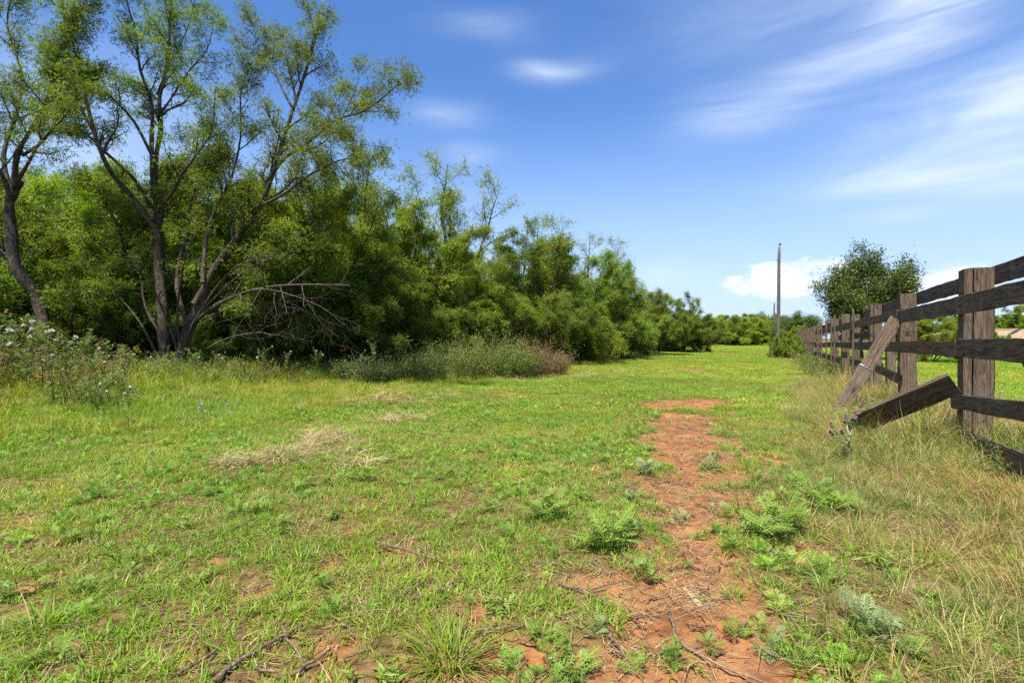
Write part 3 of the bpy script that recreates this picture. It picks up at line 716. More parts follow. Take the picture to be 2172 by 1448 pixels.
def fence():
    org = Vector((float(fence_x(5.8)), 5.8, 0))
    F = thing('corral_fence', 'long weathered timber corral fence of square posts and wide horizontal boards', 'fence', org)
    posts = [3.0, 5.8, 8.68, 11.5, 16.1, 18.9, 25.2]; y = 25.2
    while y < 62: y += rng.uniform(2.6, 3.4); posts.append(y)
    def gz(y): return float(H(fence_x(y), y)) * (1 if y > 20 else 0)
    tops = {1: 2.02, 2: 2.0, 3: 2.02, 4: 2.06, 5: 2.04}
    for i, y in enumerate(posts):
        top = tops.get(i, 2.03 + rng.uniform(-.07, .07)) + gz(y)
        w, th = ((.26, .25) if i == 1 else (.23, .21) if i == 2 else (.22, .2))
        lean = rng.uniform(-.015, .015)
        po = beam('post', fpt(y, 0, gz(y) - .5), fpt(y + lean, lean, top), w, th, FN, F, org, 100 + i, M_WOOD, crack=(i in (1, 3)), bev=.012, wav=.005)
        if i in (3, 4): beam('post', fpt(y + .02, -.30, gz(y) - .4), fpt(y + .02, -.29, top - .02), .16, .18, FN, F, org, 150 + i, M_WOOD, bev=.014)
        if i == 2:
            g = Geo(); th = np.linspace(0, 6.283, 15); g.tube(np.stack([1.86 + .06 * np.sin(th), np.full(15, -.105), .0 + .042 * np.cos(th)], 1), .011, 6)
            g.tube([(1.86, -.09, 0), (1.86, -.112, 0)], [.026, .02], 8, None, True)
            kn = obj('knot', g.mesh('knot', M_WOODD, True), po); kn2 = obj('knot', kn.data, po); kn2.location = (0, .21, 0)
    off_n, off_f = .16, -.155
    k = 200
    def rail(y0, z0, y1, z1, w, off, mat=M_WOOD, th=.045, tilt=0.0):
        nonlocal k; k += 1
        return beam('rail', fpt(y0, off, z0), fpt(y1, off, z1), w, th, (FN[0] * tilt, FN[1] * tilt, 1), F, org, k, mat, wav=.006 if y0 < 20 else .01)
    # nearest bays as they stand
    rail(2.6, 1.93, 8.8, 1.925, .205, off_f); rail(8.85, 1.925, 13.6, 1.93, .2, off_f)
    rail(2.4, 1.62, 8.50, 1.607, .195, off_n)
    rail(8.53, 1.65, 13.0, 1.635, .165, off_n, M_WOODR); rail(13.03, 1.635, 18.6, 1.62, .18, off_n)
    rail(2.4, 1.13, 5.72, 1.128, .20, off_n); rail(5.74, 1.118, 8.9, 1.115, .18, off_n, M_WOODR); rail(8.92, 1.11, 13.2, 1.09, .18, off_n); rail(13.25, 1.09, 16.0, 1.10, .17, off_n)
    rail(3.0, .69, 5.88, .512, .16, off_n + .004); rail(8.36, .57, 10.4, .66, .16, off_n, M_WOODR)
    rail(2.6, .20, 5.62, .125, .185, off_n + .01, M_WOODR); rail(5.64, .105, 6.95, .11, .17, off_n + .01)
    rail(11.6, .62, 16.2, .55, .17, off_f)
    rail(11.6, 1.36, 16.0, 1.37, .17, off_f); rail(14.6, .80, 15.6, .80, .17, off_n)
    # brace board behind the first post
    beam('brace', fpt(5.66, -.36, 1.05), fpt(4.95, -.62, -.1), .17, .04, FU, F, org, 990, M_WOOD)
    # the rest, bay by bay, boards at uneven heights
    for a, b in zip(posts[4:-1], posts[5:]):
        for z, off in ((1.92, off_f), (1.62, off_n), (1.34, off_f), (1.09, off_n), (.62, off_n), (.25, off_n)):
            if rng.random() < (.14 if z > .5 else .45): continue
            ga, gb = gz(a), gz(b)
            rail(a - .08, z + ga + rng.normal(0, .025), b + .08, z + gb + rng.normal(0, .025), rng.uniform(.15, .2), off + (.004 if k % 2 else 0), M_WOODR if rng.random() < .12 else M_WOOD)
    # upright stays nailed to the boards
    ys = [12.95, 16.9, 17.8, 19.6, 21.4, 22.6, 23.4]; y = 26
    while y < 61: ys.append(y); y += rng.uniform(.8, 1.3)
    for i, y in enumerate(ys):
        g = gz(y); beam('stay', fpt(y, .215 if i % 2 else .22, g - .1), fpt(y, .215, g + 1.98 + rng.uniform(-.1, .14)), rng.uniform(.07, .10), .045, FU, F, org, 500 + i, M_WOODP if i in (3, 6) else M_WOOD, bev=.006)
    # iron ring round the knot hole of the second post
    # --- loose boards
    a, b = at(2026, 812, 5.62), at(1800, 905, 6.25)
    B = thing('fallen_board', 'wide dark board fallen off the fence, one end propped on a post', 'board', (b.x, b.y, 0))
    beam('board', b, a, .29, .045, (-.25, -.55, 1), B, (b.x, b.y, 0), 71, M_WOODD, wav=.006)
    a = fpt(8.35, .225, 1.56); b = Vector((4.98, 7.95, -.03))
    B = thing('leaning_board', 'grey board leaning diagonally against the fence, tied with white wire', 'board', (b.x, b.y, 0))
    beam('board', b, a, .20, .045, (.80, -.15, -.57), B, (b.x, b.y, 0), 72, M_WOODP, wav=.005, bev=.006)
    x = (a - b).normalized(); z = Vector((-.80, .15, .57)); z = (z - x * z.dot(x)).normalized(); yv = z.cross(x)
    c = b + x * ((a - b).length * .50); hw, ht = .106, .028
    loop = [c + z * hw + yv * ht, c + z * hw - yv * ht, c - z * hw - yv * ht + x * .02, c - z * hw + yv * ht + x * .02, c + z * hw + yv * ht + x * .01]
    g = Geo(); P = [np.array(p - Vector((b.x, b.y, 0))) for p in loop]
    g.tube(np.array(P), .0065, 5)
    tail = [c - z * hw - yv * ht, c - z * (hw + .015) - Vector((0, 0, .10)), c - z * (hw + .02) - Vector((0, 0, .2))]
    g.tube(np.array([np.array(p - Vector((b.x, b.y, 0))) for p in tail]), .0065, 5)
    obj('wire_tie', g.mesh('wire_tie', M_WIRE, True), B)
fence()

def poles():
    lab = ['tall bare wooden utility pole standing beside the fence', 'thin leaning wooden pole just beyond the tall utility pole', 'short distant wooden pole in front of dark trees']
    for i, (px, top, d, lean, r) in enumerate([(1650, 524, 38.0, .013, .135), (1640, 642, 92.0, .03, .17), (1630, 666, 140.0, .0, .17)]):
        X = (px - 1086) / 1086 * d; z0 = float(H(X, d)); h = CAMH + (724 - top) / 1086 * d - z0
        o = thing('utility_pole', lab[i], 'pole', (X, d, z0), group='wooden poles along the track')
        g = Geo(); zz = np.linspace(-.5, h, 14)
        p = np.stack([lean * zz + np.sin(zz * .7) * .012, np.zeros(14), zz], 1); g.tube(p, np.linspace(r * 1.05, r * .72, 14), 10, cap=True)
        obj('shaft', g.mesh('shaft', M_POLE, True), o)
        if i == 0:
            g = Geo(); g.tube([(lean * h, 0, h), (lean * h + .05, 0, h + .1), (lean * h + .05, 0, h + .16), (lean * h + .05, 0, h + .26), (lean * h + .05, 0, h + .3)], [.02, .02, .07, .07, .03], 8, (.2, .2, .2), True)
            obj('insulator', g.mesh('insulator', plain('dark_porcelain', (.03, .025, .02), .3), True), o)
            g = Geo(); g.tube([(lean * h * .9 - .14, 0, h * .88), (lean * h * .9 - .24, 0, h * .88)], .03, 6, cap=True)
            obj('peg', g.mesh('peg', M_POLE), o)
poles()

# ------------------------------------------------------------------ scattered ground cover (uncountable)
def scatter(name, label, protos, pos, rot, scl, idx, tint):
    col = bpy.data.collections.new('proto_' + name)
    for i, me in enumerate(protos):
        col.objects.link(bpy.data.objects.new('%s_proto_%02d' % (name, i), me))
    n = len(pos); me = bpy.data.meshes.new(name); me.vertices.add(n); me.vertices.foreach_set('co', pos.astype(np.float32).ravel())
    a = me.attributes.new('rot', 'FLOAT_VECTOR', 'POINT'); a.data.foreach_set('vector', rot.astype(np.float32).ravel())
    if scl.ndim == 1: scl = np.repeat(scl[:, None], 3, 1)
    a = me.attributes.new('scl', 'FLOAT_VECTOR', 'POINT'); a.data.foreach_set('vector', scl.astype(np.float32).ravel())
    a = me.attributes.new('idx', 'INT', 'POINT'); a.data.foreach_set('value', idx.astype(np.int32))
    a = me.attributes.new('tint', 'FLOAT_COLOR', 'POINT'); a.data.foreach_set('color', np.concatenate([tint, np.ones((n, 1))], 1).astype(np.float32).ravel())
    o = obj(name, me); tag(o, label, None, None, 'stuff')
    ng = bpy.data.node_groups.new(name, 'GeometryNodeTree')
    ng.interface.new_socket('Geometry', in_out='INPUT', socket_type='NodeSocketGeometry')
    ng.interface.new_socket('Geometry', in_out='OUTPUT', socket_type='NodeSocketGeometry')
    N = ng.nodes; gi, go = N.new('NodeGroupInput'), N.new('NodeGroupOutput')
    ci = N.new('GeometryNodeCollectionInfo'); ci.inputs['Collection'].default_value = col
    ci.inputs['Separate Children'].default_value = True; ci.inputs['Reset Children'].default_value = True
    ip = N.new('GeometryNodeInstanceOnPoints'); ip.inputs['Pick Instance'].default_value = True
    def at_(nm, ty):
        q = N.new('GeometryNodeInputNamedAttribute'); q.data_type = ty; q.inputs['Name'].default_value = nm
        return q.outputs['Attribute']
    K = ng.links.new
    K(gi.outputs[0], ip.inputs['Points']); K(ci.outputs[0], ip.inputs['Instance'])
    K(at_('idx', 'INT'), ip.inputs['Instance Index']); K(at_('rot', 'FLOAT_VECTOR'), ip.inputs['Rotation']); K(at_('scl', 'FLOAT_VECTOR'), ip.inputs['Scale'])
    K(ip.outputs[0], go.inputs[0])
    md = o.modifiers.new('scatter', 'NODES'); md.node_group = ng
    return o
def fan(y0, y1, dens, k=1.18, x0=1.4, xlim=None):
    """random points over the ground in a wedge a little wider than the view"""
    area = (k * y1 + x0) * 2 * (y1 - y0); n = int(area * dens)
    y = rng.uniform(y0, y1, n); x = rng.uniform(-1, 1, n) * (k * y1 + x0)
    m = np.abs(x) < k * y + x0
    return x[m], y[m]
GREEN, LIME, OLIVE, STRAW = np.array([.13, .25, .016]), np.array([.245, .385, .03]), np.array([.17, .185, .042]), np.array([.46, .35, .17])
def tuft(seed, n, rad, h, w, lean, droop, pal, seg=3, dry=.1, hvar=.4):
    r = np.random.default_rng(seed); g = Geo()
    a = r.uniform(0, 6.283, n); q = rad * np.sqrt(r.uniform(0, 1, n))
    p = np.stack([q * np.cos(a), q * np.sin(a), np.full(n, -.008)], 1)
    b = a + r.normal(0, .9, n); le = np.abs(r.normal(lean, lean * .5, n))
    d = np.stack([np.sin(le) * np.cos(b), np.sin(le) * np.sin(b), np.cos(le)], 1)
    t = r.uniform(0, 1, n)[:, None]; c = pal[0] * (1 - t) + pal[1] * t
    dr = r.uniform(0, 1, n) < dry; c[dr] = STRAW * r.uniform(.65, 1.1, dr.sum())[:, None]
    ln = h * r.uniform(1 - hvar, 1 + hvar * .6, n)
    g.blades(p, d, ln, w * r.uniform(.7, 1.25, n), droop * r.uniform(.4, 1.5, n), c * r.uniform(.8, 1.2, n)[:, None], seg)
    return g
def rag_leaf_geo(seed, col):
    """one deeply cut ragweed leaf, length 1 along +X, arching"""
    r = np.random.default_rng(seed); g = Geo(); P, D, L, Wd = [], [], [], []
    arch = lambda x: np.array([x, 0, .28 * x - .42 * x * x])
    for x, l in ((.22, .24), (.36, .34), (.5, .36), (.63, .31), (.75, .23), (.86, .15)):
        for sg in (-1, 1):
            an = r.uniform(.75, 1.0); b = arch(x); d = np.array([math.cos(an), sg * math.sin(an), -.12]); ll = l * r.uniform(.85, 1.15)
            P.append(b); D.append(d); L.append(ll); Wd.append(ll * .24)
            for f, s2 in ((.45, 1), (.6, -1)):
                an2 = an - s2 * .7; P.append(b + d * ll * f); D.append(np.array([math.cos(an2), sg * math.sin(an2), -.1])); L.append(ll * .5); Wd.append(ll * .15)
    P.append(arch(.82)); D.append(np.array([1, 0, -.4])); L.append(.24); Wd.append(.10)
    P, D = np.array(P), np.array(D); n = len(P)
    g.leaves(P, D, np.repeat([[0, 0, 1.]], n, 0) + r.normal(0, .12, (n, 3)), np.array(L), np.array(Wd), col * r.uniform(.85, 1.15, (n, 1)), .5)
    xs = np.linspace(0, .9, 7); mid = np.array([arch(x) for x in xs]); g.tube(mid, np.linspace(.022, .008, 7), 3, col * 1.5)
    return g
def merge(geos, mats4):
    """copy several geos with transforms into one"""
    out = Geo()
    for g, m in zip(geos, mats4):
        m = np.array(m); v = np.concatenate(g.v) @ m[:3, :3].T + m[:3, 3]
        out.add(v, np.concatenate(g.q) if g.q else None, np.concatenate(g.t) if g.t else None, np.concatenate(g.c))
    return out
RAGC = np.array([.175, .29, .04]); RAGG = np.array([.21, .28, .105])
def rag_plant_geo(seed, n, size, col):
    r = np.random.default_rng(seed); gs, ms = [], []
    base = [rag_leaf_geo(seed * 7 + i, col * r.uniform(.8, 1.2)) for i in range(3)]
    for i in range(n):
        gs.append(base[i % 3]); f = i / n; pit = -(.25 + .95 * f) + r.normal(0, .15)
        m = Matrix.Translation((0, 0, size * .35 * f)) @ Euler((r.normal(0, .25), pit, i * 2.4 + r.normal(0, .3)), 'XYZ').to_matrix().to_4x4() @ Matrix.Scale(size * r.uniform(.6, 1.0) * (1 - .35 * f), 4)
        ms.append(m)
    return merge(gs, ms)
def tintn(x, y, sc, a, b, seed, jit=.2, dryk=1.0):
    n = sstep(.32, .68, fbm(x * sc, y * sc, seed, 4))[:, None]
    dry = (sstep(.56, .70, fbm(x * sc * 2.3, y * sc * 2.3, seed + 40, 4)) * rng.uniform(0, 1, len(x)))[:, None] * dryk
    return (np.array(a) * (1 - n) + np.array(b) * n) * (1 + dry * np.array([.75, .14, .7])) * rng.uniform(1 - jit, 1 + jit, (len(x), 1))
def zrot(n, tilt=.12): return np.stack([rng.normal(0, tilt, n), rng.normal(0, tilt, n), rng.uniform(0, 6.283, n)], 1)
def ground_z(x, y): return H(x, y) + micro(x, y, dirt(x, y)) - .006

def ground_cover():
    # how dry / how tall, in plan
    def tallband(x, y): return sstep(2.5, 1.6, fence_x(y) - x + (fbm(x * .8, y * .8, 61, 3) - .5) * 1.6) * sstep(-4, -1.5, fence_x(y) - x)
    def leftband(x, y): return sstep(-7.2, -4.6, tree_x(y) - x + (fbm(x * .5, y * .5, 62, 3) - .5) * 3)
    # 1. short turf close by
    lawn = [tuft(300 + i, 18, .06, .078, .0056, .6, .4, (GREEN, LIME), 3, .08 + .05 * i).mesh('turf', M_GRASS) for i in range(5)]
    lawn += [tuft(310 + i, 12, .05, .055, .0075, .85, .3, (GREEN * .9, LIME * .85), 2, .05).mesh('turf', M_GRASS) for i in range(3)]
    x, y = fan(.9, 9, 560)
    keep = rng.uniform(0, 1, len(x)) < (1 - dirt(x, y) * .985) * (1 - .75 * tallband(x, y)) * (.45 + .55 * sstep(.3, .55, fbm(x * 3, y * 3, 71, 3)))
    x, y = x[keep], y[keep]; n = len(x)
    t = tintn(x, y, .9, (.92, .98, .8), (1.25, 1.12, 1.15), 72)
    scatter('turf_grass', 'short bright green turf around the dirt path', lawn, np.stack([x, y, ground_z(x, y)], 1), zrot(n), rng.uniform(.6, 1.25, n) * (1 + .5 * leftband(x, y)), rng.integers(0, 8, n), t)
    # 2. turf further off in bigger pieces
    mid = [tuft(330 + i, 46, .17, .075, .007, .5, .3, (GREEN, LIME), 2, .12).mesh('turf_mid', M_GRASS) for i in range(5)]
    x, y = fan(8.5, 32, 55, 1.12)
    keep = rng.uniform(0, 1, len(x)) < (1 - dirt(x, y) * .98); x, y = x[keep], y[keep]
    e = tree_x(y) - x; keep = e < 1.5; x, y = x[keep], y[keep]; n = len(x)
    t = tintn(x, y, .35, (.95, 1.05, .8), (1.45, 1.22, 1.2), 73)
    scatter('meadow_grass', 'bright green mown grass in the middle of the clearing', mid, np.stack([x, y, ground_z(x, y)], 1), zrot(n), rng.uniform(.7, 1.3, n), rng.integers(0, 5, n), t)
    far = [tuft(350 + i, 90, .55, .10, .02, .4, .25, (GREEN * 1.05, LIME * 1.05), 2, .06).mesh('turf_far', M_GRASS) for i in range(4)]
    x, y = fan(30, 150, 1.9, 1.15)
    e = tree_x(y) - x; s = x - (33 + .345 * y); keep = (e < 1.5) & (s < 1.2); x, y = x[keep], y[keep]; n = len(x)
    t = tintn(x, y, .08, (1.0, 1.1, .8), (1.4, 1.3, 1.0), 74, .1)
    scatter('field_grass', 'yellow green grass of the far field', far, np.stack([x, y, H(x, y)], 1), zrot(n, .02), np.stack([np.full(n, 1.2), np.full(n, 1.2), rng.uniform(.6, 1.1, n)], 1), rng.integers(0, 4, n), t)
    # lush field behind the fence
    x, y = rng.uniform(4, 60, 26000), rng.uniform(3, 45, 26000); s = x - fence_x(y); keep = (s > .9) & (x < 1.2 * y + 3) & (rng.uniform(0, 1, len(x)) < np.clip(14 / y, .1, 1)); x, y = x[keep], y[keep]; n = len(x)
    t = tintn(x, y, .3, (1.15, 1.3, .8), (1.4, 1.35, .9), 75, .1)
    scatter('pasture_grass', 'lush bright green pasture behind the fence', mid, np.stack([x, y, H(x, y)], 1), zrot(n), rng.uniform(1.2, 2.0, n), rng.integers(0, 5, n), t)
    # 3. long dry grass along the fence
    tall = [tuft(400 + i, 34, .08, .38, .0052, .5, .55, (GREEN * .9, OLIVE * 1.3), 5, .40 + .08 * i).mesh('long_grass', M_GRASS) for i in range(5)]
    tall += [tuft(410 + i, 28, .10, .25, .0052, .85, .45, (GREEN, LIME * .9), 4, .15 + .2 * i).mesh('long_grass', M_GRASS) for i in range(3)]
    tall += [tuft(418 + i, 9, .06, .62, .0036, .38, .35, (STRAW * .8, STRAW), 6, .5, .3).mesh('seed_stalks', M_GRASS) for i in range(2)]
    x, y = rng.uniform(-1, 40, 60000), rng.uniform(1.0, 62, 60000)
    tb = tallband(x, y); dn = np.where(y < 8, 1, np.where(y < 16, .45, .16))
    keep = (rng.uniform(0, 1, len(x)) < tb * dn * (1 - .9 * dirt(x, y))); x, y = x[keep], y[keep]
    x2, y2 = rng.uniform(-.5, 11, 26000), rng.uniform(1.0, 14, 26000); keep = rng.uniform(0, 1, len(x2)) < tallband(x2, y2) * (1 - .9 * dirt(x2, y2)) * .5; x, y = np.concatenate([x, x2[keep]]), np.concatenate([y, y2[keep]])
    n = len(x); t = tintn(x, y, .8, (.85, 1.0, .8), (1.25, 1.08, .9), 76, .3, 0)
    h = (.62 + .75 * sstep(2.2, .5, np.abs(fence_x(y) - x)) * sstep(4.2, 5.6, y))
    scatter('long_dry_grass', 'long yellowing grass leaning over along the foot of the fence', tall, np.stack([x, y, ground_z(x, y)], 1), zrot(n, .2), h * rng.uniform(.7, 1.3, n), np.where(rng.uniform(0, 1, n) < .05, rng.integers(8, 10, n), rng.integers(0, 8, n)), t)
    # 4. longer grass towards the thicket
    med = [tuft(430 + i, 30, .10, .22, .005, .38, .45, (GREEN, LIME), 4, .22).mesh('meadow_tuft', M_GRASS) for i in range(5)]
    x, y = rng.uniform(-22, 12, 110000), rng.uniform(2.0, 40, 110000)
    lb = leftband(x, y) * sstep(3.0, .0, tree_x(y) - x) ; dn = np.where(y < 12, 1, .5)
    keep = (rng.uniform(0, 1, len(x)) < lb * dn * .85) & (np.abs(x) < 1.18 * y + 1.5); x, y = x[keep], y[keep]; n = len(x)
    t = tintn(x, y, .6, (.85, .98, .75), (1.35, 1.12, .95), 77, .2, .4)
    scatter('rough_grass', 'rough knee high grass in front of the thicket', med, np.stack([x, y, H(x, y)], 1), zrot(n, .15), rng.uniform(.5, 1.3, n) * (1 + 1.0 * sstep(-3.2, -1.2, tree_x(y) - x)), rng.integers(0, 5, n), t)
    # 5. low ragweed seedlings in the turf
    rag = [rag_plant_geo(500 + i, 9, .075, RAGC * (.9 + .1 * i)).mesh('ragweed_seedling', M_GRASS) for i in range(4)]
    x, y = fan(1.2, 10, 60)
    pat = sstep(.46, .62, fbm(x * .7, y * .7, 81, 4)) * sstep(3.5, 1.5, x)
    keep = rng.uniform(0, 1, len(x)) < (pat * .9 + .06) * (1 - dirt(x, y) * .8) * (1 - tallband(x, y) * .7); x, y = x[keep], y[keep]; n = len(x)
    scatter('ragweed_seedlings', 'low feathery ragweed seedlings spread through the turf', rag, np.stack([x, y, ground_z(x, y)], 1), zrot(n), rng.uniform(.6, 1.5, n), rng.integers(0, 4, n), tintn(x, y, 1.5, (.85, .95, .9), (1.2, 1.15, 1.0), 82))
    # 6. dry straw and bark litter lying on the bare soil
    def litter(seed, n, rad, ln, w, col, lift=.012):
        r = np.random.default_rng(seed); g = Geo(); p = np.stack([r.uniform(-rad, rad, n), r.uniform(-rad, rad, n), r.uniform(.002, lift, n)], 1)
        a = r.uniform(0, 6.283, n); d = np.stack([np.cos(a), np.sin(a), r.normal(.03, .06, n)], 1)
        g.blades(p, d, ln * r.uniform(.4, 1.5, n), w * r.uniform(.6, 1.4, n), r.normal(.04, .05, n), col * r.uniform(.5, 1.15, (n, 1)), 2)
        return g
    lit = [litter(600 + i, 26, .12, .11, .0032, STRAW * 1.0).mesh('straw', M_STRAW) for i in range(4)] + [litter(610 + i, 7, .12, .09, .010, np.array([.16, .09, .055])).mesh('bark_chip', M_STRAW) for i in range(3)]
    x, y = fan(.9, 8, 95)
    keep = rng.uniform(0, 1, len(x)) < np.clip(.22 + .35 * tallband(x, y) + .8 * dirt(x, y) * sstep(.3, .55, fbm(x * 1.7, y * 1.7, 83, 3)), 0, 1) * (1 - .2 * sstep(.35, .1, np.abs(x - .36 * y))); x, y = x[keep], y[keep]; n = len(x)
    scatter('straw_litter', 'dry straw and bark shreds strewn over the red soil', lit, np.stack([x, y, ground_z(x, y) + .006], 1), zrot(n, .03), rng.uniform(.6, 1.3, n), rng.integers(0, 7, n), np.repeat(rng.uniform(.7, 1.2, (n, 1)), 3, 1))
    def clod(seed):
        r = np.random.default_rng(seed); import bmesh
        bm = bmesh.new(); bmesh.ops.create_icosphere(bm, subdivisions=2, radius=1.0); f = r.normal(0, 1, (4, 3))
        for v in bm.verts:
            p = np.array(v.co); k = 1 + .22 * sum(math.sin(f[i] @ p * 2.3 + i) for i in range(4)) * .5; v.co = Vector(p * k * [1, .8, .55])
        me = bpy.data.meshes.new('clod'); bm.to_mesh(me); bm.free(); me.materials.append(M_CLOD); return me
    M_CLOD = plain('red_clod', (.20, .092, .044), .95)
    x, y = fan(.9, 12, 420)
    keep = rng.uniform(0, 1, len(x)) < dirt(x, y) * sstep(.35, .65, fbm(x * 2.1, y * 2.1, 88, 3)) * np.clip(5 / y, .3, 1); x, y = x[keep], y[keep]; n = len(x)
    scatter('soil_clods', 'small crumbs and clods of red soil on the bare path', [clod(640 + i) for i in range(4)], np.stack([x, y, ground_z(x, y) + .001], 1), zrot(n, .5), .0035 + .011 * rng.uniform(0, 1, n) ** 4 + .002 * rng.uniform(0, 1, n), rng.integers(0, 4, n), np.ones((n, 3)))
    # 7. mown hay lying in swaths
    hay = [litter(620 + i, 16, .13, .17, .006, STRAW * 1.05, .05).mesh('hay', M_STRAW) for i in range(4)]
    X, Y, Z = [], [], []
    for px, py, hw, hh, k in [(560, 975, 90, 14, 90), (640, 950, 90, 20, 150), (700, 925, 55, 12, 80), (830, 888, 60, 7, 70), (520, 990, 60, 8, 40), (760, 990, 40, 8, 20), (450, 1010, 70, 10, 30), (880, 845, 90, 9, 90), (960, 800, 90, 5, 70), (1130, 805, 80, 5, 60), (1330, 790, 60, 4, 30), (340, 860, 60, 10, 40), (1230, 800, 60, 5, 50), (820, 850, 70, 8, 60)]:
        cx, cy_ = gpt(px, py); rx = hw / 1086 * cy_; ry = gpt(px, py - hh)[1] - cy_
        k = int(k * 1.1); X.append(cx + rng.normal(0, rx * .7, k)); Y.append(cy_ + rng.normal(0, ry * .55, k)); Z.append(rng.uniform(.015, .075, k))
    x, y, z = map(np.concatenate, (X, Y, Z)); kp = fbm(x * 2.6, y * 2.6, 95, 3) > .46; x, y, z = x[kp], y[kp], z[kp] * .45; n = len(x)
    scatter('mown_hay', 'pale dry mown hay lying in loose swaths on the grass', hay, np.stack([x, y, H(x, y) + z], 1), zrot(n, .28), rng.uniform(.6, 1.1, n) * np.clip(y / 8, 1, 1.6), rng.integers(0, 4, n), np.repeat(rng.uniform(.8, 1.2, (n, 1)), 3, 1))
ground_cover()

# ------------------------------------------------------------------ weeds, thistles, shrubs
def weed_geo(seed, stems, h, spread, lsize, cols, per=22, lw=.28, stemcol=(.14, .17, .06)):
    r = np.random.default_rng(seed); g = Geo()
    for i in range(stems):
        a = r.uniform(0, 6.283); q = spread * r.uniform(0, .5); b = np.array([q * math.cos(a), q * math.sin(a), -.02])
        le = r.uniform(.05, .55); d = np.array([math.cos(a) * math.sin(le), math.sin(a) * math.sin(le), math.cos(le)]); L = h * r.uniform(.55, 1.1)
        pts = [b]
        for k in range(6): d = unit(d + r.normal(0, .12, 3)); pts.append(pts[-1] + d * L / 6)
        pts = np.array(pts); g.tube(pts, np.linspace(.006, .002, 7), 3, np.array(stemcol) * r.uniform(.8, 1.4))
        n = int(per * r.uniform(.7, 1.3)); f = r.uniform(.12, 1, n) * 6; k = np.minimum(f.astype(int), 5); p = pts[k] + (pts[k + 1] - pts[k]) * (f - k)[:, None]
        an = r.uniform(0, 6.283, n); dd = np.stack([np.cos(an), np.sin(an), r.normal(.25, .4, n)], 1)
        t = r.uniform(0, 1, (n, 1)); c = np.array(cols[0]) * (1 - t) + np.array(cols[1]) * t
        ln = lsize * r.uniform(.5, 1.2, n)
        g.leaves(p, dd, r.normal(0, .4, (n, 3)) + np.array([0, 0, 1.]), ln, ln * lw, c)
    return g
def weed_stuff():
    A = (.11, .19, .035), (.24, .32, .085); B = (.15, .18, .045), (.26, .25, .085); C = (.17, .12, .045), (.30, .21, .08)
    pr = [weed_geo(700 + i, 8, .66, .34, .075, (A, A, B, B, C)[i], 24).mesh('weed', M_GRASS) for i in range(5)]
    x, y = rng.uniform(-24, 12, 60000), rng.uniform(5, 44, 60000); e = tree_x(y) - x
    dn = sstep(-3.6, -1.4, e + (fbm(x * .6, y * .6, 91, 3) - .5) * 3.0) * sstep(6, 2, e) * np.where(y < 16, .16, .13)
    keep = (rng.uniform(0, 1, len(x)) < dn) & (np.abs(x) < 1.2 * y + 1.5); x, y = x[keep], y[keep]; n = len(x)
    s = rng.uniform(.4, 1.0, n) * (1 + .55 * sstep(-5.8, -8.2, x) * sstep(12.5, 10.5, y))
    scatter('weed_thicket', 'tangled green and brown weeds along the edge of the thicket', pr, np.stack([x, y, H(x, y)], 1), zrot(n, .15), s, rng.integers(0, 5, n), tintn(x, y, .7, (.8, .85, .75), (1.25, 1.15, 1.1), 92))
    # leafy weeds at the foot of the fence
    pr = [weed_geo(720 + i, 9, .42, .3, .05, ((.10, .16, .03), (.2, .26, .06)), 30, .35).mesh('fence_weed', M_GRASS) for i in range(3)]
    x, y = rng.uniform(2, 34, 14000), rng.uniform(3, 60, 14000); s_ = fence_x(y) - x
    keep = (rng.uniform(0, 1, len(x)) < sstep(1.3, .2, s_) * sstep(-1.3, -.4, s_) * .42 * np.where(y > 8, 1, .4)); x, y = x[keep], y[keep]; n = len(x)
    scatter('fence_weeds', 'leafy green weeds growing up through the foot of the fence', pr, np.stack([x, y, H(x, y)], 1), zrot(n, .15), rng.uniform(.6, 1.35, n) * np.clip(y / 14, .8, 1.4), rng.integers(0, 3, n), tintn(x, y, .7, (.85, .95, .8), (1.25, 1.1, 1.0), 93))
weed_stuff()

def head_geo(col, r0=.016, fluff=False):
    g = Geo(); g.tube([(0, 0, 0), (0, 0, r0 * .5), (0, 0, r0 * 1.3), (0, 0, r0 * 1.9)], [r0 * .4, r0, r0 * .95, r0 * .5], 7, (.12, .16, .06), True)
    n = 40; a = np.linspace(0, 6.283 * 5, n); r = np.random.default_rng(5)
    le = r.uniform(0, 1.1 if fluff else .75, n)
    d = np.stack([np.sin(le) * np.cos(a), np.sin(le) * np.sin(a), np.cos(le)], 1)
    g.leaves(np.repeat([[0, 0, r0 * 1.6]], n, 0), d, np.stack([-np.sin(a), np.cos(a), a * 0], 1) + .01, r0 * r.uniform(1.2, 1.9, n), r0 * .45, np.array(col) * r.uniform(.7, 1.2, (n, 1)), .7)
    return g
HEADS = {'pink': head_geo((.60, .12, .34), .024).mesh('thistle_head', M_PETAL), 'white': head_geo((.80, .76, .66), .028, True).mesh('thistle_fluff', M_PETAL), 'tan': head_geo((.42, .28, .14), .02).mesh('thistle_dry', M_PETAL)}
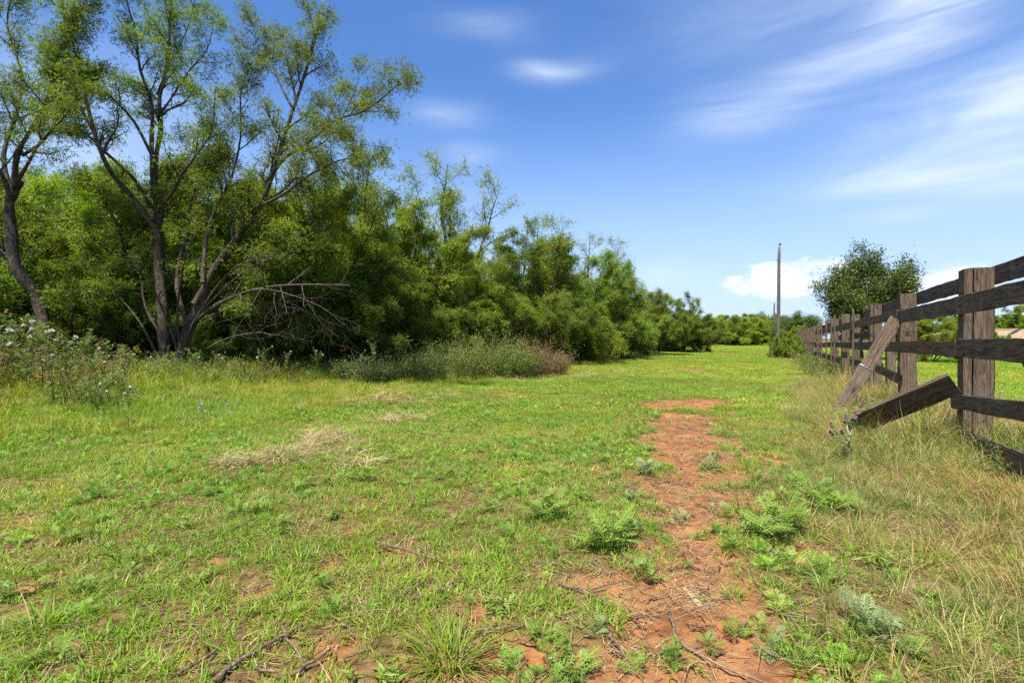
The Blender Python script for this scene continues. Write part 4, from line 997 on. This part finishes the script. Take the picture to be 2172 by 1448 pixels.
def thistle(seed, h, branches, heads, name, label, loc, rz, sc=1.0, group=None, stem=(.18, .25, .07), leaf=(.15, .235, .05), lean=(0, 0)):
    r = np.random.default_rng(seed); root = thing(name, label, 'thistle', loc, rz, sc, group)
    gs, gl = Geo(), Geo(); d = np.array([lean[0], lean[1], 1.0]); pts = [np.array([0, 0, -.03])]
    for k in range(8): d = unit(d + r.normal(0, .09, 3)); pts.append(pts[-1] + d * h / 8)
    stems = [np.array(pts)]; gs.tube(stems[0], np.linspace(.011, .004, 9), 6, stem)
    for i in range(branches):
        t = r.uniform(.35, .9) * 8; k = int(t); p = pts[k]; a = i * 2.4 + r.uniform(-.5, .5); dd = np.array([math.cos(a), math.sin(a), r.uniform(.5, 1.1)])
        q = [p]
        for j in range(5): dd = unit(dd + r.normal(0, .12, 3) + np.array([0, 0, .12])); q.append(q[-1] + dd * h * r.uniform(.05, .085))
        stems.append(np.array(q)); gs.tube(stems[-1], np.linspace(.006, .003, 6), 5, np.array(stem) * r.uniform(.8, 1.2))
    for q in stems:
        n = len(q) * 4; f = r.uniform(0, .95, n) * (len(q) - 1); k = f.astype(int); p = q[k] + (q[k + 1] - q[k]) * (f - k)[:, None]
        a = r.uniform(0, 6.283, n); dd = np.stack([np.cos(a), np.sin(a), r.normal(.2, .3, n)], 1); ln = h * .10 * r.uniform(.5, 1.3, n)
        gl.leaves(p, dd, r.normal(0, .3, (n, 3)) + np.array([0, 0, 1.]), ln, ln * .2, np.array(leaf) * r.uniform(.7, 1.3, (n, 1)))
        for sg in (-1, 1):                                   # spiny side lobes
            sd = np.cross(dd, [0, 0, 1.]) * sg
            gl.leaves(p + dd * ln[:, None] * .45, dd * .7 + sd, r.normal(0, .3, (n, 3)) + np.array([0, 0, 1.]), ln * .4, ln * .12, np.array(leaf) * r.uniform(.8, 1.3, (n, 1)))
    obj('stem', gs.mesh('stem', M_STEM, True), root); obj('foliage', gl.mesh('foliage', M_WEED), root)
    for q, kind in zip(stems, heads):
        o = obj('flower_head', HEADS[kind], root); o.location = q[-1]; tg = Vector(q[-1] - q[-2]); o.rotation_euler = tg.to_track_quat('Z', 'Y').to_euler(); k = r.uniform(.9, 1.35); k *= .62 if h < .8 else 1; o.scale = (k, k, k)
    return root
def gloc(px, d, dz=0.0):
    X = (px - 1086) / 1086 * d; return (X, d, float(H(X, d)) + dz)
def thistles():
    thistle(801, .60, 5, ['pink'] * 6, 'thistle', 'thistle with pale spiny stem and purple heads beside the fallen board', gloc(1806, 5.0), .6, stem=(.36, .38, .22), leaf=(.22, .29, .13), lean=(-.1, .15))
    thistle(802, .42, 4, ['pink', 'pink'], 'thistle', 'small thistle with pink buds in the long grass below the leaning board', gloc(1842, 6.9), 2.0)
    K = ('pink', 'white', 'tan', 'tan')
    G = 'thistles of the weedy bank'
    P = [thistle(810 + i, .98, 7, [K[(i + j) % 4] for j in range(6)], 'thistle', 'tall branching thistle with pink and fluffy white heads in the weedy bank', gloc(px, d), i, 1.0, G) for i, (px, d) in enumerate([(30, 9.0), (115, 9.4), (190, 10.0)])]
    for px, d, s in [(0, 8.4, 1.2), (70, 9.8, 1.0), (140, 8.8, .9), (225, 10.6, .95), (270, 11.0, .8), (55, 8.2, .8), (165, 10.4, 1.1), (95, 10.2, 1.15), (20, 10.4, 1.3), (205, 9.3, .75), (420, 11.6, .75), (470, 11.8, .6), (520, 11.6, .62), (560, 12.2, .75), (610, 11.9, .7), (790, 14.0, .95), (680, 13.2, .7), (-60, 8.6, 1.2), (250, 9.2, .6), (330, 10.4, .55)]:
        src = P[rng.integers(0, 3)]; dup(src, gloc(px, d), rng.uniform(0, 6.28), s)
    for px, d in [(218, 6.9), (272, 6.8)]:
        dup(P[1], gloc(px, d), rng.uniform(0, 6), (.45, .45, .62), 'slim thistle standing alone in the rough grass before the bank', 'lone thistles in the rough grass')
    # violet nightshade flowers in the grass
    pet = Geo(); a = np.arange(5) / 5 * 6.283; pet.leaves(np.zeros((5, 3)), np.stack([np.cos(a), np.sin(a), a * 0 + .25], 1), np.repeat([[0, 0, 1.]], 5, 0), .022, .018, (.22, .15, .50)); pm = pet.mesh('violet_petals', M_PETAL)
    lm = weed_geo(860, 6, .22, .12, .06, ((.14, .2, .09), (.24, .3, .16)), 14).mesh('foliage', M_WEED)
    for px, py, s in [(410, 868, 1.2), (735, 832, 1), (640, 848, .9), (530, 818, 1), (435, 850, .8), (470, 862, 1)]:
        x, y = gpt(px, py, .2); root = thing('nightshade', 'low grey green plant with violet star flowers in the rough grass', 'wildflower', (x, y, float(H(x, y))), rng.uniform(0, 6), s, 'violet wildflowers')
        obj('foliage', lm, root)
        for j in range(3):
            f = obj('flower', pm, root); f.location = (rng.normal(0, .07), rng.normal(0, .07), .21 + rng.uniform(0, .04)); f.rotation_euler = (rng.normal(.3, .3), rng.normal(0, .3), 0); f.scale = (1.0,) * 3
thistles()

def shrubs():
    specs = [(1088, 16.8, 1.25, .85, ((.09, .18, .025), (.20, .32, .045)), 'bright leafy green bush at the edge of the clearing', 1),
             (1132, 17.8, 1.7, 1.0, ((.21, .15, .055), (.31, .25, .09)), 'rusty brown dried weed clump at the end of the shrubs', 2),
             (1045, 17.2, 1.8, 1.3, ((.12, .19, .03), (.25, .33, .065)), 'tall olive green shrub between the brown weeds and the thicket', 3),
             (955, 16.0, 1.45, 1.6, ((.11, .18, .03), (.24, .31, .065)), 'broad mounded olive shrub in front of the drooping mesquites', 4),
             (870, 14.9, 1.0, 1.5, ((.12, .19, .035), (.25, .31, .07)), 'low tangled shrub merging into the rough grass', 5),
             (1165, 18.8, 1.0, .8, ((.19, .16, .055), (.31, .26, .10)), 'small half dried bush beside the brown weed clump', 6),
             (780, 13.6, .7, 1.3, ((.12, .17, .045), (.24, .28, .08)), 'low green brush below the drooping mesquite', 7)]
    for px, d, h, sp, cols, label, sd in specs:
        r = np.random.default_rng(880 + sd); loc = gloc(px, d); root = thing('shrub', label, 'shrub', loc)
        gs, gl = Geo(), Geo()
        for i in range(95):
            a = r.uniform(0, 6.283); q = sp * .55 * math.sqrt(r.uniform(0, 1)); b = np.array([q * math.cos(a), q * math.sin(a), -.03]); L = h * r.uniform(.55, 1.12) * (1 - .35 * (q / sp))
            le = r.uniform(.05, .7); dd = np.array([math.cos(a) * math.sin(le), math.sin(a) * math.sin(le), math.cos(le)]); pts = [b]
            for k in range(6): dd = unit(dd + r.normal(0, .16, 3)); pts.append(pts[-1] + dd * L / 6)
            pts = np.array(pts); gs.tube(pts, np.linspace(.007, .002, 7), 3, np.array((.16, .12, .07)) * r.uniform(.6, 1.2))
            n = 110; f = r.uniform(.12, 1, n) * 6; k = np.minimum(f.astype(int), 5); p = pts[k] + (pts[k + 1] - pts[k]) * (f - k)[:, None] + r.normal(0, .085, (n, 3))
            t = r.uniform(0, 1, (n, 1)) * r.uniform(.3, 1); c = np.array(cols[0]) * (1 - t) + np.array(cols[1]) * t; ln = (.055 if sd != 2 else .045) * r.uniform(.6, 1.3, n)
            gl.leaves(p, r.normal(0, .6, (n, 3)) + np.array([0, 0, .2]), r.normal(0, .5, (n, 3)) + np.array([0, 0, 1.]), ln, ln * .42, c)
        obj('stems', gs.mesh('stems', M_STEM), root); obj('foliage', gl.mesh('foliage', M_WEED), root)
shrubs()

# ------------------------------------------------------------------ foreground plants, tussocks, sticks
def foreground():
    leafs = [rag_leaf_geo(900 + i, RAGC * (.85 + .1 * i)).mesh('ragweed_leaf', M_RAG) for i in range(4)]
    greys = [rag_leaf_geo(910 + i, RAGG * (.9 + .1 * i)).mesh('ragweed_leaf_grey', M_RAG) for i in range(3)]
    stemm = Geo(); stemm.tube([(0, 0, -.05), (.01, 0, .2), (0, .01, .45), (0, 0, .62)], [.03, .028, .022, .012], 5, (.2, .26, .1)); stemm = stemm.mesh('ragweed_stem', M_STEM, True)
    L = [(1290, 1155, 84, 20, 0), (1150, 1100, 70, 16, 0), (1040, 1082, 50, 12, 0), (1050, 1290, 75, 16, 0), (1170, 1355, 60, 12, 0), (1235, 1440, 80, 17, 0), (1378, 1215, 55, 13, 0), (1372, 1008, 52, 14, 1), (1500, 995, 40, 11, 1),
         (1625, 1130, 85, 20, 0), (1715, 1075, 78, 18, 0), (1660, 1062, 60, 14, 0), (1640, 1375, 62, 14, 1), (1840, 1350, 95, 20, 1), (1730, 1225, 66, 15, 0), (1865, 1205, 66, 14, 0), (1520, 1075, 30, 8, 1), (1432, 1100, 28, 8, 1), (1395, 882, 26, 10, 0),
         (810, 1440, 95, 18, 0), (20, 1265, 70, 14, 0), (140, 1145, 60, 12, 0), (190, 1250, 55, 12, 0), (700, 1030, 45, 13, 0), (640, 1040, 40, 12, 0), (760, 1020, 45, 13, 0), (840, 1030, 40, 12, 0), (950, 1010, 36, 10, 0), (1190, 1180, 40, 10, 0),
         (1335, 1060, 45, 12, 1), (1345, 1120, 36, 10, 1), (1240, 1060, 40, 11, 0), (1100, 1420, 60, 10, 0), (1270, 1340, 40, 9, 1), (1640, 1180, 30, 8, 1), (1560, 1160, 22, 7, 1), (1800, 1090, 50, 12, 0), (1610, 1020, 34, 10, 0), (1560, 960, 26, 9, 0), (1340, 940, 28, 10, 0), (1280, 980, 34, 11, 0), (1290, 1020, 30, 9, 0), (520, 1090, 40, 12, 0), (390, 1120, 40, 10, 0), (300, 1080, 36, 10, 0), (600, 1120, 44, 12, 0), (460, 1050, 36, 11, 0), (700, 1100, 40, 10, 0), (960, 1120, 40, 10, 0), (280, 1200, 50, 11, 0), (90, 1400, 70, 12, 0), (430, 1230, 44, 10, 0)]
    lance = [weed_geo(960 + i, 7, .8, .9, .42, ((.15, .25, .035), (.27, .36, .07)), 16, .22).mesh('foliage', M_WEED) for i in range(3)]
    for ip_, (px, py, r, n, grey) in enumerate(L):
        x, y = gpt(px, py); s = r / 1086 * y * 1.12 * rng.uniform(.8, 1.15)
        if ip_ % 4 == 3 and not grey:
            root = thing('leafy_weed', 'lance leaved green weed tuft growing among the ragweeds and turf', 'weed', (x, y, float(ground_z(np.array([x]), np.array([y]))[0])), rng.uniform(0, 6), (s * .8, s * .8, s * .65), 'lance leaved weeds')
            obj('foliage', lance[ip_ % 3], root); continue
        dry = float(dirt(np.array([x]), np.array([y]))[0]); onp = abs(x - .36 * y) < .55
        label, g = (('grey green cut leaved ragweed on the bare red path', 'ragweeds on the path') if grey else ('lush green feathery ragweed beside the red dirt path', 'ragweeds beside the path') if px > 980 else ('bright green ragweed clump growing up through the turf', 'ragweeds in the turf'))
        root = thing('ragweed', label, 'weed', (x, y, float(ground_z(np.array([x]), np.array([y]))[0])), rng.uniform(0, 6), s, g)
        st = obj('stem', stemm, root); st.scale = (1, 1, .7)
        n = int(n * 2.3); cen = [(rng.normal(0, .36), rng.normal(0, .36), rng.uniform(.5, 1.0)) for _ in range(5)]
        for i in range(n):
            f = rng.uniform(0, 1); cx, cy_, hh = cen[i % 5]; o = obj('leaf', (greys if grey else leafs)[rng.integers(0, 3)], root)
            o.location = (cx * (.5 + .5 * f) + rng.normal(0, .05), cy_ * (.5 + .5 * f) + rng.normal(0, .05), .02 + .42 * f * hh)
            o.rotation_euler = (rng.normal(0, .3), -(.05 + .9 * f) + rng.normal(0, .22), rng.uniform(0, 6.283))
            k = rng.uniform(.34, .62); o.scale = (k, k, k)
    # tussocks
    tus = [(950, 1395, .27, 240, 'big fresh green grass tussock with long arching blades'), (1555, 1255, .12, 60, 'small grass tuft on the dirt path'), (1270, 1150, .15, 90, 'yellowing grass tuft beside the lush ragweed'), (90, 1330, .2, 90, 'loose grass tuft in the turf by the bare soil'), (1790, 1440, .2, 110, 'grass tuft among straw at the foot of the long dry grass'), (1160, 1010, .16, 80, 'olive grass tuft in the turf across from the path')]
    for i, (px, py, h, n, label) in enumerate(tus):
        x, y = gpt(px, py); root = thing('grass_tussock', label, 'grass tuft', (x, y, float(ground_z(np.array([x]), np.array([y]))[0])))
        obj('blades', tuft(940 + i, n, h * .28, h, .0055, .62, .5, (GREEN * .85, LIME * .95), 5, .14).mesh('blades', M_WEED), root)
    # sticks
    def stick(name, label, pp, r0, grp=None, fork=None):
        r0 = r0 * (.62 if name == 'twig' else .8)
        w = []
        for px, py in pp:
            x, y = gpt(px, py); w.append(np.array([x, y, float(ground_z(np.array([x]), np.array([y]))[0]) + .014]))
        o = w[0]; root = None
        g = Geo(); p = smooth_path(np.array(w) - o) if len(w) > 2 else np.linspace(w[0] - o, w[1] - o, 6)
        p = p + rng.normal(0, .004, p.shape); p[:, 2] = np.maximum(p[:, 2], -.004) + r0 * .5
        g.tube(p, np.linspace(r0, r0 * .55, len(p)), 6, None, True)
        if fork:
            w2 = []
            for px, py in fork:
                x, y = gpt(px, py); w2.append(np.array([x, y, float(ground_z(np.array([x]), np.array([y]))[0]) + .016 + r0 * .5]) - o)
            g.tube(smooth_path(w2) if len(w2) > 2 else np.array(w2), np.linspace(r0 * .8, r0 * .35, len(smooth_path(w2)) if len(w2) > 2 else 2), 6, None, True)
        q = obj(name, g.mesh(name, M_STICK, True)); q.location = o; tag(q, label, 'stick', grp)
    stick('fallen_branch', 'thin forked dead branch lying on the red dirt path', [(1422, 1288), (1430, 1335), (1442, 1368), (1520, 1395), (1640, 1445)], .009, None, [(1442, 1368), (1410, 1385), (1375, 1392)])
    T = [(800, 1155, 940, 1195, .012), (855, 1095, 872, 1040, .014), (488, 1128, 542, 1104, .012), (930, 1258, 992, 1230, .013), (1130, 1200, 1212, 1186, .008), (455, 1448, 560, 1375, .018), (560, 1375, 640, 1330, .014), (590, 1325, 648, 1420, .01), (700, 1305, 755, 1352, .009),
         (1180, 1240, 1300, 1285, .011), (1640, 1292, 1732, 1316, .011), (1290, 1345, 1330, 1400, .01), (1255, 1255, 1330, 1232, .007), (510, 1255, 590, 1232, .009), (300, 1290, 350, 1275, .010), (640, 1200, 700, 1188, .008), (1050, 1130, 1090, 1105, .008), (990, 1340, 1110, 1330, .009),
         (380, 1430, 470, 1365, .011), (840, 1270, 900, 1240, .012), (1000, 1045, 1022, 1010, .008), (180, 1130, 215, 1165, .006), (730, 1400, 810, 1360, .008), (1690, 1370, 1800, 1355, .006), (620, 1440, 700, 1380, .012), (540, 1420, 610, 1445, .009), (1330, 1300, 1420, 1290, .006), (1560, 1330, 1600, 1300, .006)]
    for a, b, c, d_, r in T:
        mid = ((a + c) / 2 + rng.normal(0, 6), (b + d_) / 2 + rng.normal(0, 4)); onp = 1250 < (a + c) / 2 < 1750
        stick('twig', 'dead brown twig lying on bare soil of the path' if onp else 'dead brown twig lying in the turf among bark shreds', [(a, b), mid, (c, d_)], r, 'twigs on the path' if onp else 'twigs in the turf')
    # a pale split chip on the path
    p0, p1 = gpt(1470, 1220), gpt(1486, 1272)
    g = Geo(); v = np.array([[-.012, 0, 0], [.012, 0, 0], [.016, .1, .004], [.006, .19, .002], [-.006, .17, .0], [-.014, .08, .004]]); g.add(np.concatenate([v, v + [0, 0, .008]]), [[0, 1, 2, 5], [5, 2, 3, 4], [11, 8, 7, 6], [10, 9, 8, 11]] + [[i, i + 6, (i + 1) % 6 + 6, (i + 1) % 6] for i in range(6)])
    q = obj('wood_chip', g.mesh('wood_chip', plain('pale_split_wood', (.42, .26, .16), .8))); x, y = p1; q.location = (x, y, float(ground_z(np.array([x]), np.array([y]))[0]) + .008); q.rotation_euler = (0, 0, .12); tag(q, 'pale flat split wood chip lying on the red dirt path', 'wood chip')
foreground()
